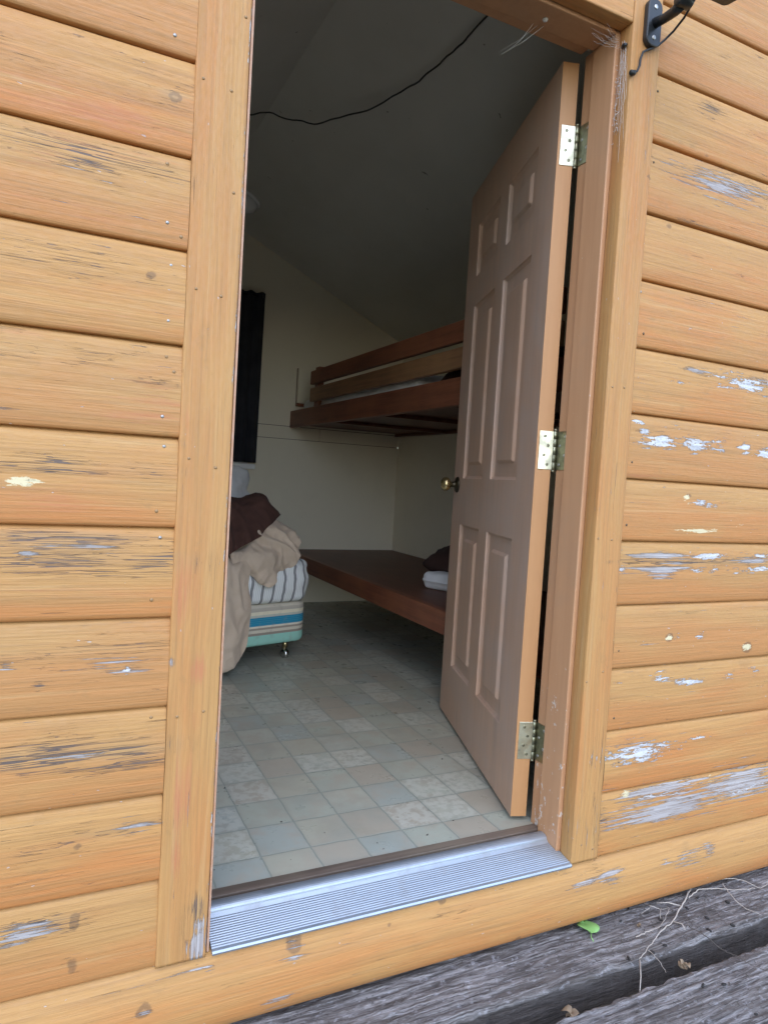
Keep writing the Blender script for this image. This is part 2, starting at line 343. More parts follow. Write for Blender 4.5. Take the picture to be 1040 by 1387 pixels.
def ground_mat():
    t = NT('dirt_and_grass'); o = t.obj(); n = t.noise(o, 3, 6, .65); n2 = t.noise(o, 60, 4)
    col = t.mix(t.ramp(n, .4, .65), (.10, .075, .05), (.07, .09, .035)); col = t.mix(t.ramp(n2, .4, .7, 0, .6), col, (.04, .035, .025))
    return t.out(col, .95, t.bump(n2, .6, .02))
M['ground'] = ground_mat()
def leaf_mat():
    t = NT('fresh_leaf'); o = t.obj(); n = t.noise(o, 60, 3)
    return t.out(t.mix(n, (.15, .34, .08), (.26, .45, .15)), .5)
M['leaf'] = leaf_mat()
M['twig'] = paint_mat('pale_dry_twig', (.46, .41, .36), (.30, .25, .21), rough=.85, gs=(60, 60, 60))
M['twigdark'] = paint_mat('dark_dry_twig', (.10, .085, .075), rough=.9)
M['seed'] = paint_mat('black_pellet', (.018, .015, .014), rough=.7)
M['dryleaf'] = paint_mat('dry_brown_leaf', (.30, .22, .14), (.20, .13, .08), rough=.8)
M['strip'] = stain_mat('worn_brown_strip', (.17, .125, .095), 'x', .6)

BLOBS=[('b',1.276,1.757,0.119,0.036,1.00),('c',1.205,1.938,0.040,0.018,1.00),('b',1.372,1.404,0.031,0.012,0.80),('w',1.211,1.605,0.011,0.004,0.80),
 ('w',1.032,1.516,0.007,0.005,0.80),('w',1.281,1.442,0.011,0.006,0.80),('b',1.363,1.588,0.029,0.007,0.70),('c',1.129,1.532,0.118,0.008,0.50),
 ('c',1.323,1.786,0.128,0.035,0.50),('c',1.233,1.645,0.076,0.011,0.50),('b',1.239,1.260,0.059,0.010,1.00),('w',1.439,1.249,0.088,0.027,1.05),
 ('b',1.465,1.267,0.061,0.013,0.90),('w',1.177,1.229,0.054,0.009,0.70),('w',1.244,1.226,0.011,0.006,0.70),('w',1.039,1.113,0.020,0.008,1.10),
 ('w',1.061,1.087,0.016,0.014,1.10),('w',1.121,1.065,0.054,0.016,1.25),('b',1.126,1.076,0.026,0.010,0.90),('w',1.242,1.068,0.042,0.019,1.20),
 ('b',1.237,1.077,0.026,0.010,1.00),('w',1.319,1.066,0.042,0.011,1.10),('w',1.446,1.072,0.021,0.015,1.20),('b',1.457,1.084,0.031,0.008,0.80),
 ('w',1.529,1.065,0.025,0.018,1.25),('w',1.177,1.107,0.054,0.008,0.55),('w',1.346,1.096,0.032,0.008,0.60),('w',1.138,0.941,0.032,0.006,0.70),
 ('k',1.234,0.931,0.013,0.007,1.10),('k',1.234,0.905,0.018,0.011,1.20),('w',1.307,0.907,0.049,0.010,1.05),('k',1.489,0.859,0.092,0.008,1.00),
 ('k',1.292,0.837,0.072,0.008,1.05),('w',1.402,0.907,0.015,0.005,0.70),('k',1.389,0.945,0.012,0.007,0.80),('b',1.152,0.764,0.071,0.011,1.10),
 ('b',1.172,0.734,0.087,0.013,1.00),('w',1.352,0.765,0.088,0.010,1.05),('w',1.014,0.775,0.011,0.009,1.10),('w',1.020,0.735,0.014,0.011,1.10),
 ('w',1.456,0.722,0.066,0.011,1.15),('w',1.565,0.765,0.029,0.009,1.00),('w',1.570,0.730,0.029,0.009,1.10),('b',1.515,0.753,0.080,0.012,1.00),
 ('c',1.326,0.750,0.256,0.007,1.00),('w',1.288,0.726,0.038,0.007,1.00),('b',1.159,0.713,0.034,0.010,0.70),('w',1.364,0.730,0.021,0.010,0.90),
 ('c',1.057,0.679,0.045,0.004,0.80),('k',1.094,0.547,0.091,0.004,1.10),('k',1.203,0.546,0.016,0.014,1.20),('w',1.234,0.544,0.014,0.005,0.80),
 ('w',1.326,0.544,0.020,0.007,1.00),('k',1.474,0.491,0.036,0.006,1.10),('k',1.523,0.499,0.021,0.019,1.20),('w',1.211,0.600,0.020,0.006,0.60),
 ('c',1.292,0.610,0.303,0.006,0.40),('w',1.186,0.437,0.032,0.012,1.00),('w',1.299,0.417,0.057,0.010,1.15),('k',1.307,0.383,0.058,0.008,0.60),
 ('w',1.460,0.416,0.025,0.009,0.90),('w',1.570,0.427,0.017,0.018,0.60),('k',1.445,0.384,0.019,0.009,0.70),('w',1.055,0.427,0.015,0.008,0.50),
 ('w',1.616,0.404,0.013,0.007,0.70),('w',1.128,0.235,0.098,0.031,1.00),('b',1.127,0.255,0.075,0.019,0.80),('w',1.284,0.238,0.022,0.011,0.85),
 ('w',1.346,0.251,0.045,0.015,0.65),('w',1.376,0.243,0.015,0.007,0.70),('b',1.248,0.118,0.147,0.021,1.10),('b',1.271,0.063,0.160,0.033,1.20),
 ('b',1.557,0.091,0.125,0.046,1.15),('w',1.235,0.110,0.126,0.015,0.70),('w',1.561,0.072,0.125,0.022,0.75),('b',1.065,0.053,0.051,0.020,0.85),
 ('k',1.100,0.124,0.016,0.020,1.00),('k',1.424,0.123,0.016,0.022,0.70),('w',1.229,0.023,0.015,0.006,0.60),('b',1.052,-0.080,0.034,0.019,0.95),
 ('b',0.959,-0.087,0.040,0.016,0.75),('b',1.351,-0.095,0.050,0.018,0.95),('b',1.429,-0.079,0.022,0.013,0.95),('b',1.256,-0.089,0.017,0.009,0.70),
 ('w',1.045,-0.087,0.016,0.015,0.70),('c',-0.311,0.916,0.074,0.014,1.10),('c',-0.174,0.915,0.075,0.016,0.75),('k',-0.351,0.885,0.033,0.005,1.15),
 ('k',-0.292,0.882,0.036,0.004,1.00),('w',-0.338,0.884,0.006,0.005,0.80),('c',-0.278,0.785,0.106,0.013,1.05),('c',-0.241,0.749,0.145,0.027,0.85),
 ('b',-0.337,0.758,0.011,0.007,1.00),('b',-0.233,0.776,0.040,0.006,0.90),('k',-0.351,0.686,0.027,0.003,0.90),('c',-0.122,0.763,0.033,0.011,1.00),
 ('w',-0.350,0.742,0.007,0.004,0.50),('c',-0.230,0.594,0.104,0.006,1.00),('b',-0.207,0.560,0.078,0.010,1.05),('b',-0.364,0.568,0.010,0.004,1.00),
 ('w',-0.168,0.548,0.006,0.005,0.90),('c',-0.248,0.595,0.134,0.019,0.45),('c',-0.312,0.524,0.007,0.007,1.10),('c',-0.283,0.403,0.089,0.030,1.00),
 ('c',-0.182,0.400,0.087,0.028,1.00),('c',-0.346,0.398,0.022,0.009,1.20),('b',-0.247,0.400,0.055,0.012,0.60),('c',-0.137,0.332,0.039,0.021,0.35),
 ('c',-0.179,0.248,0.071,0.020,0.75),('b',-0.150,0.250,0.036,0.009,0.85),('k',-0.244,0.227,0.009,0.008,0.90),('c',-0.295,0.234,0.071,0.028,0.45),
 ('b',-0.321,0.087,0.039,0.017,1.10),('c',-0.303,0.096,0.059,0.013,1.10),('k',-0.244,0.088,0.013,0.014,0.85),('c',-0.243,0.015,0.015,0.024,0.50),
 ('b',-0.294,0.098,0.015,0.007,0.70),('b',-0.114,-0.103,0.010,0.009,0.80),('b',0.184,-0.058,0.020,0.031,0.55),('b',0.010,-0.071,0.009,0.006,0.90),
 ('b',0.155,-0.163,0.026,0.015,0.75),('b',0.143,-0.180,0.010,0.007,0.80),('b',0.297,-0.065,0.022,0.010,0.60),('c',-0.254,1.443,0.151,0.027,0.70),
 ('c',-0.289,1.446,0.046,0.011,0.70),('c',-0.271,1.592,0.138,0.052,0.45),('c',-0.256,1.657,0.017,0.007,0.50),('c',-0.274,1.260,0.125,0.025,0.55),
 ('c',-0.221,1.111,0.118,0.037,0.40),('c',-0.138,1.580,0.019,0.010,0.90),('c',-0.156,1.261,0.009,0.005,0.90),('r',-0.236,1.509,0.127,0.058,0.80),
 ('r',-0.337,1.550,0.066,0.035,0.60),('r',-0.257,1.345,0.146,0.055,0.50),('r',-0.257,1.182,0.141,0.055,0.40),('r',-0.168,1.012,0.072,0.038,1.00),
 ('r',-0.309,0.851,0.074,0.033,0.90),('r',-0.242,0.677,0.143,0.032,0.60),('r',-0.320,1.018,0.068,0.034,0.40),('r',-0.138,1.057,0.041,0.036,0.70),
 ('r',-0.196,1.668,0.091,0.036,0.50),('r',1.291,2.159,0.111,0.046,0.50),('r',1.350,1.985,0.080,0.028,0.70),('r',1.079,0.973,0.070,0.010,1.00),
 ('n',-0.241,0.089,0.011,0.019,1.00),('n',-0.115,-0.103,0.017,0.017,1.00),('n',0.184,-0.055,0.019,0.031,0.90),('n',-0.129,1.582,0.012,0.009,1.00),
 ('n',-0.156,1.261,0.011,0.008,0.90),('n',-0.313,0.519,0.011,0.011,0.90),('n',-0.242,0.009,0.015,0.024,0.70),('n',-0.242,0.226,0.010,0.011,0.80),
 ('n',-0.102,1.071,0.007,0.006,0.60),('n',1.240,0.926,0.015,0.010,0.80),('n',1.206,0.546,0.019,0.018,0.90),('n',1.525,0.500,0.026,0.022,0.90),
 ('n',1.393,1.493,0.018,0.007,0.80),('n',1.096,1.618,0.015,0.009,0.80),('n',1.008,1.715,0.015,0.009,0.70),('n',0.764,-0.193,0.016,0.020,0.80),
 ('n',0.543,-0.037,0.016,0.024,0.80),('n',0.405,-0.067,0.009,0.009,0.70),('n',1.202,1.820,0.016,0.008,0.70),('n',1.478,0.430,0.017,0.010,0.60),
 ('r',-0.349,1.415,0.049,0.024,0.70),('r',-0.232,1.321,0.101,0.022,0.60),('r',-0.335,1.138,0.055,0.012,0.70),('r',-0.186,1.382,0.080,0.028,0.40),
 ('b',-0.017,-0.009,0.013,0.034,1.30),('b',-0.016,0.032,0.010,0.018,1.00),('c',-0.021,0.067,0.013,0.034,1.10),('c',-0.042,0.027,0.016,0.064,0.60),
 ('r',-0.059,0.292,0.015,0.088,1.20),('r',-0.064,0.183,0.017,0.052,0.90),('r',-0.045,0.539,0.014,0.032,1.20),('r',-0.044,0.449,0.007,0.029,0.80),
 ('r',-0.074,0.693,0.018,0.085,0.90),('r',-0.074,0.819,0.012,0.041,0.70),('w',0.010,0.720,0.005,0.029,0.90),('w',0.009,0.517,0.005,0.030,0.80),
 ('w',0.010,0.274,0.004,0.053,0.90),('w',0.010,0.864,0.007,0.057,0.70),('c',-0.027,1.482,0.027,0.133,0.40),('c',1.005,0.046,0.019,0.086,0.70),
 ('c',0.962,0.176,0.025,0.118,0.40)]
NAILS=[(-0.134,1.687,1),(-0.137,1.465,0),(-0.133,1.361,1),(-0.108,1.341,0),(-0.123,1.288,1),(-0.124,1.188,1),(-0.124,1.124,0),(-0.110,1.098,0),(-0.127,1.015,1),(-0.121,0.961,1),(-0.130,0.842,0),(-0.121,0.793,1),(-0.132,0.678,0),(-0.123,0.455,0),(1.024,1.006,0),(1.022,0.845,0),(1.008,0.615,0),(1.028,0.518,0),(1.058,0.219,0),(1.030,0.340,0),(1.030,1.332,0),(1.017,1.927,0),(1.021,1.755,0),(1.012,1.434,1),(1.005,1.160,0)]
TRIM_NAILS=[(-0.082,1.627),(-0.031,1.620),(-0.078,1.253),(-0.032,1.247),(-0.011,1.758),(-0.018,1.439),(-0.077,0.942),(-0.027,0.928),(-0.028,0.460),(-0.077,0.454),(0.929,0.809),(0.974,0.806),(0.938,1.187),(0.977,1.190),(0.926,0.444),(0.978,0.467),(0.989,-0.001),(0.950,0.016)]

def blob_attrs(X, Z):
    A = {k: np.zeros(len(X)) for k in 'bcwkrn'}
    for k, bx, bz, rx, rz, s in BLOBS:
        rx, rz = (rx * .75, rz * .8) if k == 'n' else ((rx * .85, rz * (.42 if rx > 4 * rz else .7)) if k == 'k' else (rx, rz)); d2 = ((X - bx) / max(rx, .006)) ** 2 + ((Z - bz) / max(rz * .72, .0028)) ** 2
        A[k] = np.maximum(A[k], s * np.exp(-.40 * d2))
    return dict(bare=A['b'], crack=A['c'], peel=A['w'], cream=A['k'], red=A['r'], knot=A['n'])

# ------------------------------------------------------------------ dimensions
RX, RZ, SL = 0.56, 2.905 - .4746 * .56, .4746      # ridge x, ridge z, slope
LW, RW, BW = 2 * .56 - 2.042, 2.042, 3.363         # left, right, back interior wall planes
def ceil_z(x): return RZ - SL * abs(x - RX)
XL, XR = LW - .10, RW + .10                        # outside faces of the cabin
JR, RAB, YF, YS, YB = .9086, .9216, .0455, .1265, .172
JL, RABL = .0150, .0100
HZ, HRAB = 2.052, 2.066

# ------------------------------------------------------------------ setting: ground, floor, ceiling
g = MB().box(-60, 60, -80, 80, -.60, -.30).build('ground', M['ground']); tag(g, kind='structure')
fl = MB().box(LW, RW, .156, BW, -.06, 0.0).build('floor', M['vinyl']); tag(fl, 'grey and beige tile patterned vinyl floor inside the cabin', 'floor', kind='structure')
c = MB()
c.prism([(RX, RZ), (RW, ceil_z(RW)), (RW, ceil_z(RW) + .05), (RX, RZ + .05)], .165, BW)
c.prism([(LW, ceil_z(LW)), (RX - .001, RZ - .0005), (RX - .001, RZ + .05), (LW, ceil_z(LW) + .05)], .165, BW)
ce = c.build('ceiling', M['ceil']); tag(ce, 'dull grey sloping ceiling of the cabin', 'ceiling', kind='structure')
rf = thing('roof', 'dark pitched roof over the timber cabin', 'roof')
def roof_slab(s, name):
    x1 = (XR + .12) if s > 0 else (XL - .12)
    z = lambda x: ceil_z(x) + .115
    p = [(RX + .0005 * s, z(RX)), (x1, z(x1)), (x1, z(x1) + .08), (RX + .0005 * s, z(RX) + .08)]
    MB().prism(p if s > 0 else p[::-1], 0.012, BW + .15).build(name, M['roof'], rf)
roof_slab(1, 'roof_slope'); roof_slab(-1, 'roof_slope')

# interior walls
bw = thing('interior_wall', 'cream gable wall with the black curtain and a horizontal batten seam', 'wall', (0, BW, 0))
def local(mb, dy):
    mb.v = [(x, y - dy, z) for x, y, z in mb.v]; return mb
local(MB().prism([(LW, -.06), (RW, -.06), (RW, ceil_z(RW) + .05), (RX, RZ + .05), (LW, ceil_z(LW) + .05)], BW + .010, BW + .10), BW).build('wall_backing', M['bunkdark'], bw)
local(MB().box(LW, RW, BW, BW + .0095, -.06, 1.1630), BW).build('wall_panel', M['wall'], bw)
zc_ = lambda x: ceil_z(x) + .05
local(MB().prism([(LW, 1.2565), (RW, 1.2565), (RW, zc_(RW)), (RX, RZ + .05), (LW, zc_(LW))], BW, BW + .0095), BW).build('wall_panel', M['wall'], bw)
for x0, x1 in ((LW, 1.4045), (1.4085, RW)):
    local(MB().box(x0, x1, BW - .001, BW + .0095, 1.1665, 1.2525), BW).build('batten', M['wall'], bw, .001)
rw = MB().box(RW, RW + .10, -.0 + .165, BW, -.06, ceil_z(RW) + .05).build('interior_wall', M['wall'])
tag(rw, 'plain cream side wall behind the two wooden bunks', 'wall')
lw = MB().box(LW - .10, LW, .165, BW, -.06, ceil_z(LW) + .05).build('interior_wall', M['wall'])
tag(lw, 'plain cream side wall opposite the wooden bunks', 'wall')

# ------------------------------------------------------------------ outer wall: siding
cw = thing('cabin_wall', 'orange painted timber siding wall with peeling paint around the open door', 'wall')
core = MB()
core.prism([(XL, -.2), (RABL - .0005, -.2), (RABL - .0005, ceil_z(RABL) + .05), (XL, ceil_z(XL) + .05)], .034, .165)
core.prism([(RAB + .018, -.2), (XR, -.2), (XR, ceil_z(XR) + .05), (RAB + .018, ceil_z(RAB) + .05)], .034, .165)
core.prism([(RABL, HRAB + .012), (RAB + .0175, HRAB + .012), (RAB + .0175, ceil_z(RAB) + .05), (RX, RZ + .05), (RABL, ceil_z(RABL) + .05)], .034, .165)
core.box(RABL, RAB + .0175, .034, .155, -.2, -.062)
core.build('wall_core', M['wall'], cw)

PROF = [(0.0, .030), (0.0, .0085), (.012, .0058), (.04, .0043), (.10, .0032), (.20, .0024), (.32, .0020), (.44, .0021), (.56, .0027), (.67, .0038), (.78, .0050), (.88, .0068), (.94, .0086), (.965, .0105), (.985, .0170), (1.0, .0205), (1.02, .0220)]
def board_rows(z0, z1):
    h = z1 - z0; return [(z0 + (v if v > 0 else 0) * h, y, v) for v, y in PROF]
def siding(name, x0, x1, zs, seed, step=.006, roofclip=True, label=None):
    Vs, Fs, at = [], [], {k: [] for k in ('gr', 'bv', 'bid')}; off = 0; rng = np.random.default_rng(seed)
    xs = np.linspace(x0, x1, int((x1 - x0) / step) + 1)
    for z0, z1 in zs:
        r = rng.random(3); rows = np.array(board_rows(z0, z1)); n = len(rows)
        bowz = np.array([.0012 * noise.noise((x * 2.1, z0 * 9, 3)) for x in xs]); bowy = np.array([.0016 * noise.noise((x * 1.7, z0 * 9, 8)) for x in xs])
        X = np.repeat(xs[:, None], n, 1); Z = rows[None, :, 0] + bowz[:, None] * (rows[None, :, 2] < .3) ; Y = rows[None, :, 1] + bowy[:, None] + (r[2] - .5) * .0025
        V = np.stack([X, Y, Z], 2).reshape(-1, 3); F = grid_faces(len(xs), n, 0)
        if roofclip:
            fc = V[F].mean(1); keep = fc[:, 2] < RZ - SL * np.abs(fc[:, 0] - RX) + .112; F = F[keep]
        Vs.append(V); Fs.append(F + off); off += len(V)
        at['gr'].append(np.stack([X + r[0] * 40, Z + r[1] * 3, np.full_like(X, r[2] * 20)], 2).reshape(-1, 3))
        at['bv'].append(np.repeat(rows[None, :, 2], len(xs), 0).ravel()); at['bid'].append(np.full(len(V), rng.random()))
    V = np.concatenate(Vs); F = np.concatenate(Fs); A = {k: np.concatenate(v) for k, v in at.items()}
    A.update(blob_attrs(V[:, 0], V[:, 2]))
    used = np.unique(F); remap = -np.ones(len(V), int); remap[used] = np.arange(len(used))
    o = np_mesh(name, V[used], remap[F], M['siding'], cw, {k: v[used] for k, v in A.items()})
    return o
LZ = [-.0349, .1365, .3048, .4741, .6443, .8127, .9791, 1.1482, 1.3206, 1.4872, 1.6574, 1.826, 1.995, 2.164, 2.333, 2.502, 2.671, 2.84]
RZS = [-.0300, .1402, .3052, .4693, .6364, .8039, .9647, 1.1316, 1.2982, 1.4681, 1.6343, 1.8096, 1.9752, 2.1454, 2.312, 2.480, 2.647, 2.815]
o = siding('siding', XL, -.0958, list(zip(LZ[:-1], LZ[1:])), 3); o['label'] = 'siding boards with long dark weather cracks'
o = siding('siding', 1.0092, XR, list(zip(RZS[:-1], RZS[1:])), 11); o['label'] = 'siding boards with white and grey flaking paint'
o = siding('siding', -.0955, 1.0090, list(zip(RZS[-5:-1], RZS[-4:])), 17); o['label'] = 'siding boards above the door'
# skirt board: a fatter rounded log under everything
PROF_KEEP = PROF
PROF = [(0.0, .040), (0.0, .020), (.02, .008), (.07, -.001), (.16, -.0075), (.28, -.0105), (.42, -.0115), (.56, -.0095), (.70, -.0055), (.82, .0005), (.92, .0065), (1.01, .0125), (1.01, .036)]
o = siding('skirt_board', XL, XR, [(-.200, -.0365)], 29, .005, False)
PROF = PROF_KEEP
# corner boards
for x in (XL - .012, XR - .078):
    MB().box(x, x + .09, -.012, .0, -.2, ceil_z(x + .045) + .06).build('corner_board', M['jamb'], cw, .003)

def nail(x, z, y, mat, r=.0034):
    MB().lathe([(r * .6, .004), (r, .003), (r, .0)], (0, 0, 0), (0, -1, 0), 10)
    m = MB().lathe([(r, -.003), (r, .0), (r * .55, .0013)], (0, 0, 0), (0, -1, 0), 10); o = m.build('nail', mat, cw); o.location = (x, y, z)
    return o
def face_y(x, z, Zs):
    for a, b in zip(Zs[:-1], Zs[1:]):
        if a <= z < b:
            v = (z - a) / (b - a); return float(np.interp(v, [p[0] for p in PROF[1:]], [p[1] for p in PROF[1:]]))
    return .004
for x, z, sh in NAILS:
    nail(x, z, face_y(x, z, LZ if x < 0 else RZS) - .0005, M['nail'] if sh else (M['nailold'] if x > 0 else M['nailpaint']))

# ------------------------------------------------------------------ door frame
df = thing('door_frame', 'orange painted door frame with casings and jambs around the doorway', 'door frame')
def plank_mesh(name, x0, x1, y0, y1, z0, z1, axis, mat, parent, seed, label=None, n_along=240, warp=.0):
    """a board of its own with grid faces, attributes running along the grain"""
    bm = bmesh.new(); rng = random.Random(seed)
    la = (z1 - z0) if axis == 'z' else (x1 - x0)
    bev = .003
    # rounded rectangle section
    w0, w1 = (x0, x1) if axis == 'z' else (z0, z1)
    sec = []
    for cx, cy, a0 in ((w0 + bev, y1 - bev, 90), (w0 + bev, y0 + bev, 180)):
        for k in range(3): q = rad(a0 + 45 * k); sec.append((cx + bev * math.cos(q), cy + bev * math.sin(q)))
    for k in range(1, 16): sec.append((w0 + (w1 - w0) * k / 16, y0))
    for cx, cy, a0 in ((w1 - bev, y0 + bev, 270), (w1 - bev, y1 - bev, 0)):
        for k in range(3): q = rad(a0 + 45 * k); sec.append((cx + bev * math.cos(q), cy + bev * math.sin(q)))
    m = len(sec); V = []; gr = []; r0, r1, r2 = rng.random() * 40, rng.random() * 3, rng.random() * 20
    for i in range(n_along + 1):
        s = i / n_along; l = s * la
        for a, y in sec:
            dw = .0011 * noise.noise((l * 3.1, seed, 1.7)) if warp else 0
            dy = .0006 * noise.noise((l * 9, a * 30, seed))
            p = (a + dw, y + dy, z0 + l) if axis == 'z' else (x0 + l, y + dy, a + dw)
            V.append(p); gr.append((l + r0, a + (y - y0) * .7 + r1, r2))
    F = []
    for i in range(n_along):
        for k in range(m):
            F.append((i * m + k, i * m + (k + 1) % m, (i + 1) * m + (k + 1) % m, (i + 1) * m + k))
    F += [tuple(range(m - 1, -1, -1)), tuple(n_along * m + k for k in range(m))]
    V = np.array(V); A = dict(gr=np.array(gr), bv=np.full(len(V), .5), bid=np.full(len(V), rng.random() * .6)); A.update(blob_attrs(V[:, 0], V[:, 2]))
    if x1 == 0.0: A['peel'] = np.maximum(A['peel'], .50 * (V[:, 0] > -.0045))
    o = np_mesh(name, V, F, mat, parent, A)
    bmm = bmesh.new(); bmm.from_mesh(o.data); bmesh.ops.recalc_face_normals(bmm, faces=bmm.faces); bmm.to_mesh(o.data); bmm.free()
    if label: o['label'] = label
    return o
plank_mesh('casing', -.0955, 0.0, 0.0, .0335, -.0355, 2.42, 'z', M['trim'], df, 5, 'door casing with a bare grey patch near its foot', 420, .5)
plank_mesh('casing', .9194, 1.009, 0.0, YF - .001, -.0300, 2.42, 'z', M['trim'], df, 9, 'door casing beside the hinges', 420, .5)
plank_mesh('casing', .0005, .9189, 0.0022, YF - .001, 2.060, 2.150, 'x', M['trim'], df, 12, 'door casing over the doorway', 200)
for x, z in TRIM_NAILS: nail(x, z, -.0004, M['nailpaint'], .0030).parent = df
# jambs: a thick front part and a thin rebated part where the door closes
j = MB().prism_x([], 0, 1) if False else None
def jamb_sec(pts, z0, z1): 
    n = len(pts); v = [(x, y, z0) for x, y in pts] + [(x, y, z1) for x, y in pts]
    return v, [tuple(range(n)), tuple(range(2 * n - 1, n - 1, -1))] + [(i, (i + 1) % n, (i + 1) % n + n, i + n) for i in range(n)]
mb = MB(); mb.add(*jamb_sec([(JR, YF), (RAB + .017, YF), (RAB + .017, YB), (RAB, YB), (RAB, YS), (JR, YS)], -.034, HRAB)); mb.build('jamb', M['jamb'], df, .0035, 3)
mb = MB(); mb.add(*jamb_sec([(.0012, .0035), (.0058, .0035), (.0115, YF), (JL, YF + .002), (JL, YS), (RABL, YS), (RABL, YB), (RABL - .0088, YB), (.0012, .034)], -.030, HZ + .007)); o = mb.build('jamb', M['edge'], df, .002, 2); o['label'] = 'jamb with a chipped pinkish edge'
mb = MB(); mb.prism_x([(YF, HZ), (YS, HZ), (YS, HRAB), (YB, HRAB), (YB, HRAB + .011), (YF, HRAB + .011)], JL + .0005, JR - .0005); mb.build('jamb', M['jamb'], df, .0035, 3)['label'] = 'head jamb'

# threshold
th = thing('threshold', 'ribbed aluminium threshold with a worn brown wooden strip behind it', 'threshold', (0, 0, 0))
sec = [(.120, -.0300), (-.0045, -.0345), (-.0060, -.0300), (-.0035, -.0262)]
y = .0035
def slope(yy): return -.0262 + (yy + .0035) * .205
k = 0
sec.append((y, slope(y)))
while y < .071:
    sec += [(y + .0008, slope(y) + .0008), (y + .0016, slope(y) + .0014), (y + .0030, slope(y + .003) + .0013), (y + .0038, slope(y + .0038) + .0007), (y + .0044, slope(y + .0044)), (y + .0060, slope(y + .0060))]; y += .0060
zt = slope(y)
for q in range(0, 181, 15):
    a = rad(180 - q); sec.append((.101 + .018 * math.cos(a), max(zt - .002, -.004 + .0115 * math.sin(a))))
sec.append((.1195, -.012))
mb = MB()
mb.prism_x(sec, .0110, .9184)
o = mb.build('sill_plate', M['alu'], th)
# the ends of the plate stop at the jambs behind the casings
bmx = bmesh.new(); bmx.from_mesh(o.data)
for v in bmx.verts:
    if v.co.y > YF - .004: v.co.x = min(max(v.co.x, JL + .0008), JR - .0008)
bmx.to_mesh(o.data); bmx.free()
MB().box(RABL + .0005, RAB - .0005, .1265, .1555, -.040, .0028).build('wooden_strip', M['strip'], th, .002)

# ------------------------------------------------------------------ door
TH = rad(107.81); DV = Vector((-math.cos(TH), math.sin(TH)))
DW, DH, DT = .905, 2.032, .044
door = thing('door', 'six panel brown painted door standing open into the cabin', 'door', (.8662, .1904, .015), math.atan2(DV.y, DV.x))
panels = [(u0, u1, v0, v1) for u0, u1 in ((.150, .412), (.505, .767)) for v0, v1 in ((.205, .757), (.930, 1.580), (1.690, 1.885))]
PR = [(0, 0), (.003, -.0055), (.010, -.0112), (.020, -.0116), (.051, -.0098), (.058, -.0034), (.062, -.0014)]
us = {0, DW}; vs_ = {0, DH}
for u0, u1, v0, v1 in panels:
    for d, _ in PR: us |= {u0 + d, u1 - d}; vs_ |= {v0 + d, v1 - d}
us |= {u * .02 for u in range(46) if u * .02 < DW}; vs_ |= {v * .05 for v in range(41) if v * .05 < DH}
def clean(s):
    o = []
    for x in sorted(s):
        if not o or x - o[-1] > 1e-5: o.append(x)
    return np.array(o)
us, vs_ = clean(us), clean(vs_)
U, W = np.meshgrid(us, vs_, indexing='ij'); H = np.zeros_like(U)
for u0, u1, v0, v1 in panels:
    d = np.minimum(np.minimum(U - u0, u1 - U), np.minimum(W - v0, v1 - W)); ins = d > 0
    H[ins] = np.interp(d[ins], [p[0] for p in PR], [p[1] for p in PR])
V = np.stack([U, H, W], 2).reshape(-1, 3)
F = list(map(tuple, grid_faces(len(us), len(vs_), 0, True)))
nv = len(vs_); b0 = len(V)
Vb = np.stack([U, np.full_like(U, -DT) - H, W], 2).reshape(-1, 3)
V = np.concatenate([V, Vb]); F += list(map(tuple, grid_faces(len(us), len(vs_), b0)))
door_leaf = np_mesh('door_leaf', V, F, M['door'], door, None, False)
# edges of the door as its own painted strip
eb = MB(); e = .0004
loop = [i * nv for i in range(len(us))]
eb.box(-.0006, .0004, -DT, 0, 0, DH)          # hinge edge
o = eb.build('door_edge', M['dooredge'], door); o['label'] = 'light orange hinge edge of the door'
MB().box(-.0016, -.0004, -DT + .001, -DT + .0062, .0005, DH - .0005).build('edge_bead', M['dooredge'], door, .0005)
eb = MB().box(DW - .0004, DW + .0006, -DT, 0, 0, DH); eb.box(0.0005, DW - .0005, -DT, 0, DH - .0004, DH + .0006); eb.box(0.0005, DW - .0005, -DT, 0, -.0006, .0004)
eb.build('door_edge', M['door'], door)
# knob on both faces
kb = MB().lathe([(.031, -.0005), (.031, .004), (.027, .008), (.014, .010), (.011, .016), (.0105, .026)], (0, 0, 0), (0, 1, 0), 28)
rose = kb.build('rosette', M['dark'], door); rose.location = (DW - .062, 0, .905)
kn = MB().lathe([(.010, .026), (.013, .029), (.021, .034), (.0265, .042), (.0275, .050), (.024, .059), (.015, .0655), (.004, .067)], (0, 0, 0), (0, 1, 0), 28).build('knob', M['knob'], door)
kn.location = (DW - .062, 0, .905)
kn2 = MB().lathe([(.031, -.0005), (.031, .004), (.012, .010), (.011, .028), (.024, .036), (.0275, .050), (.022, .061), (.004, .067)], (0, 0, 0), (0, -1, 0), 24).build('knob', M['knob'], door); kn2.location = (DW - .062, -DT, .905)
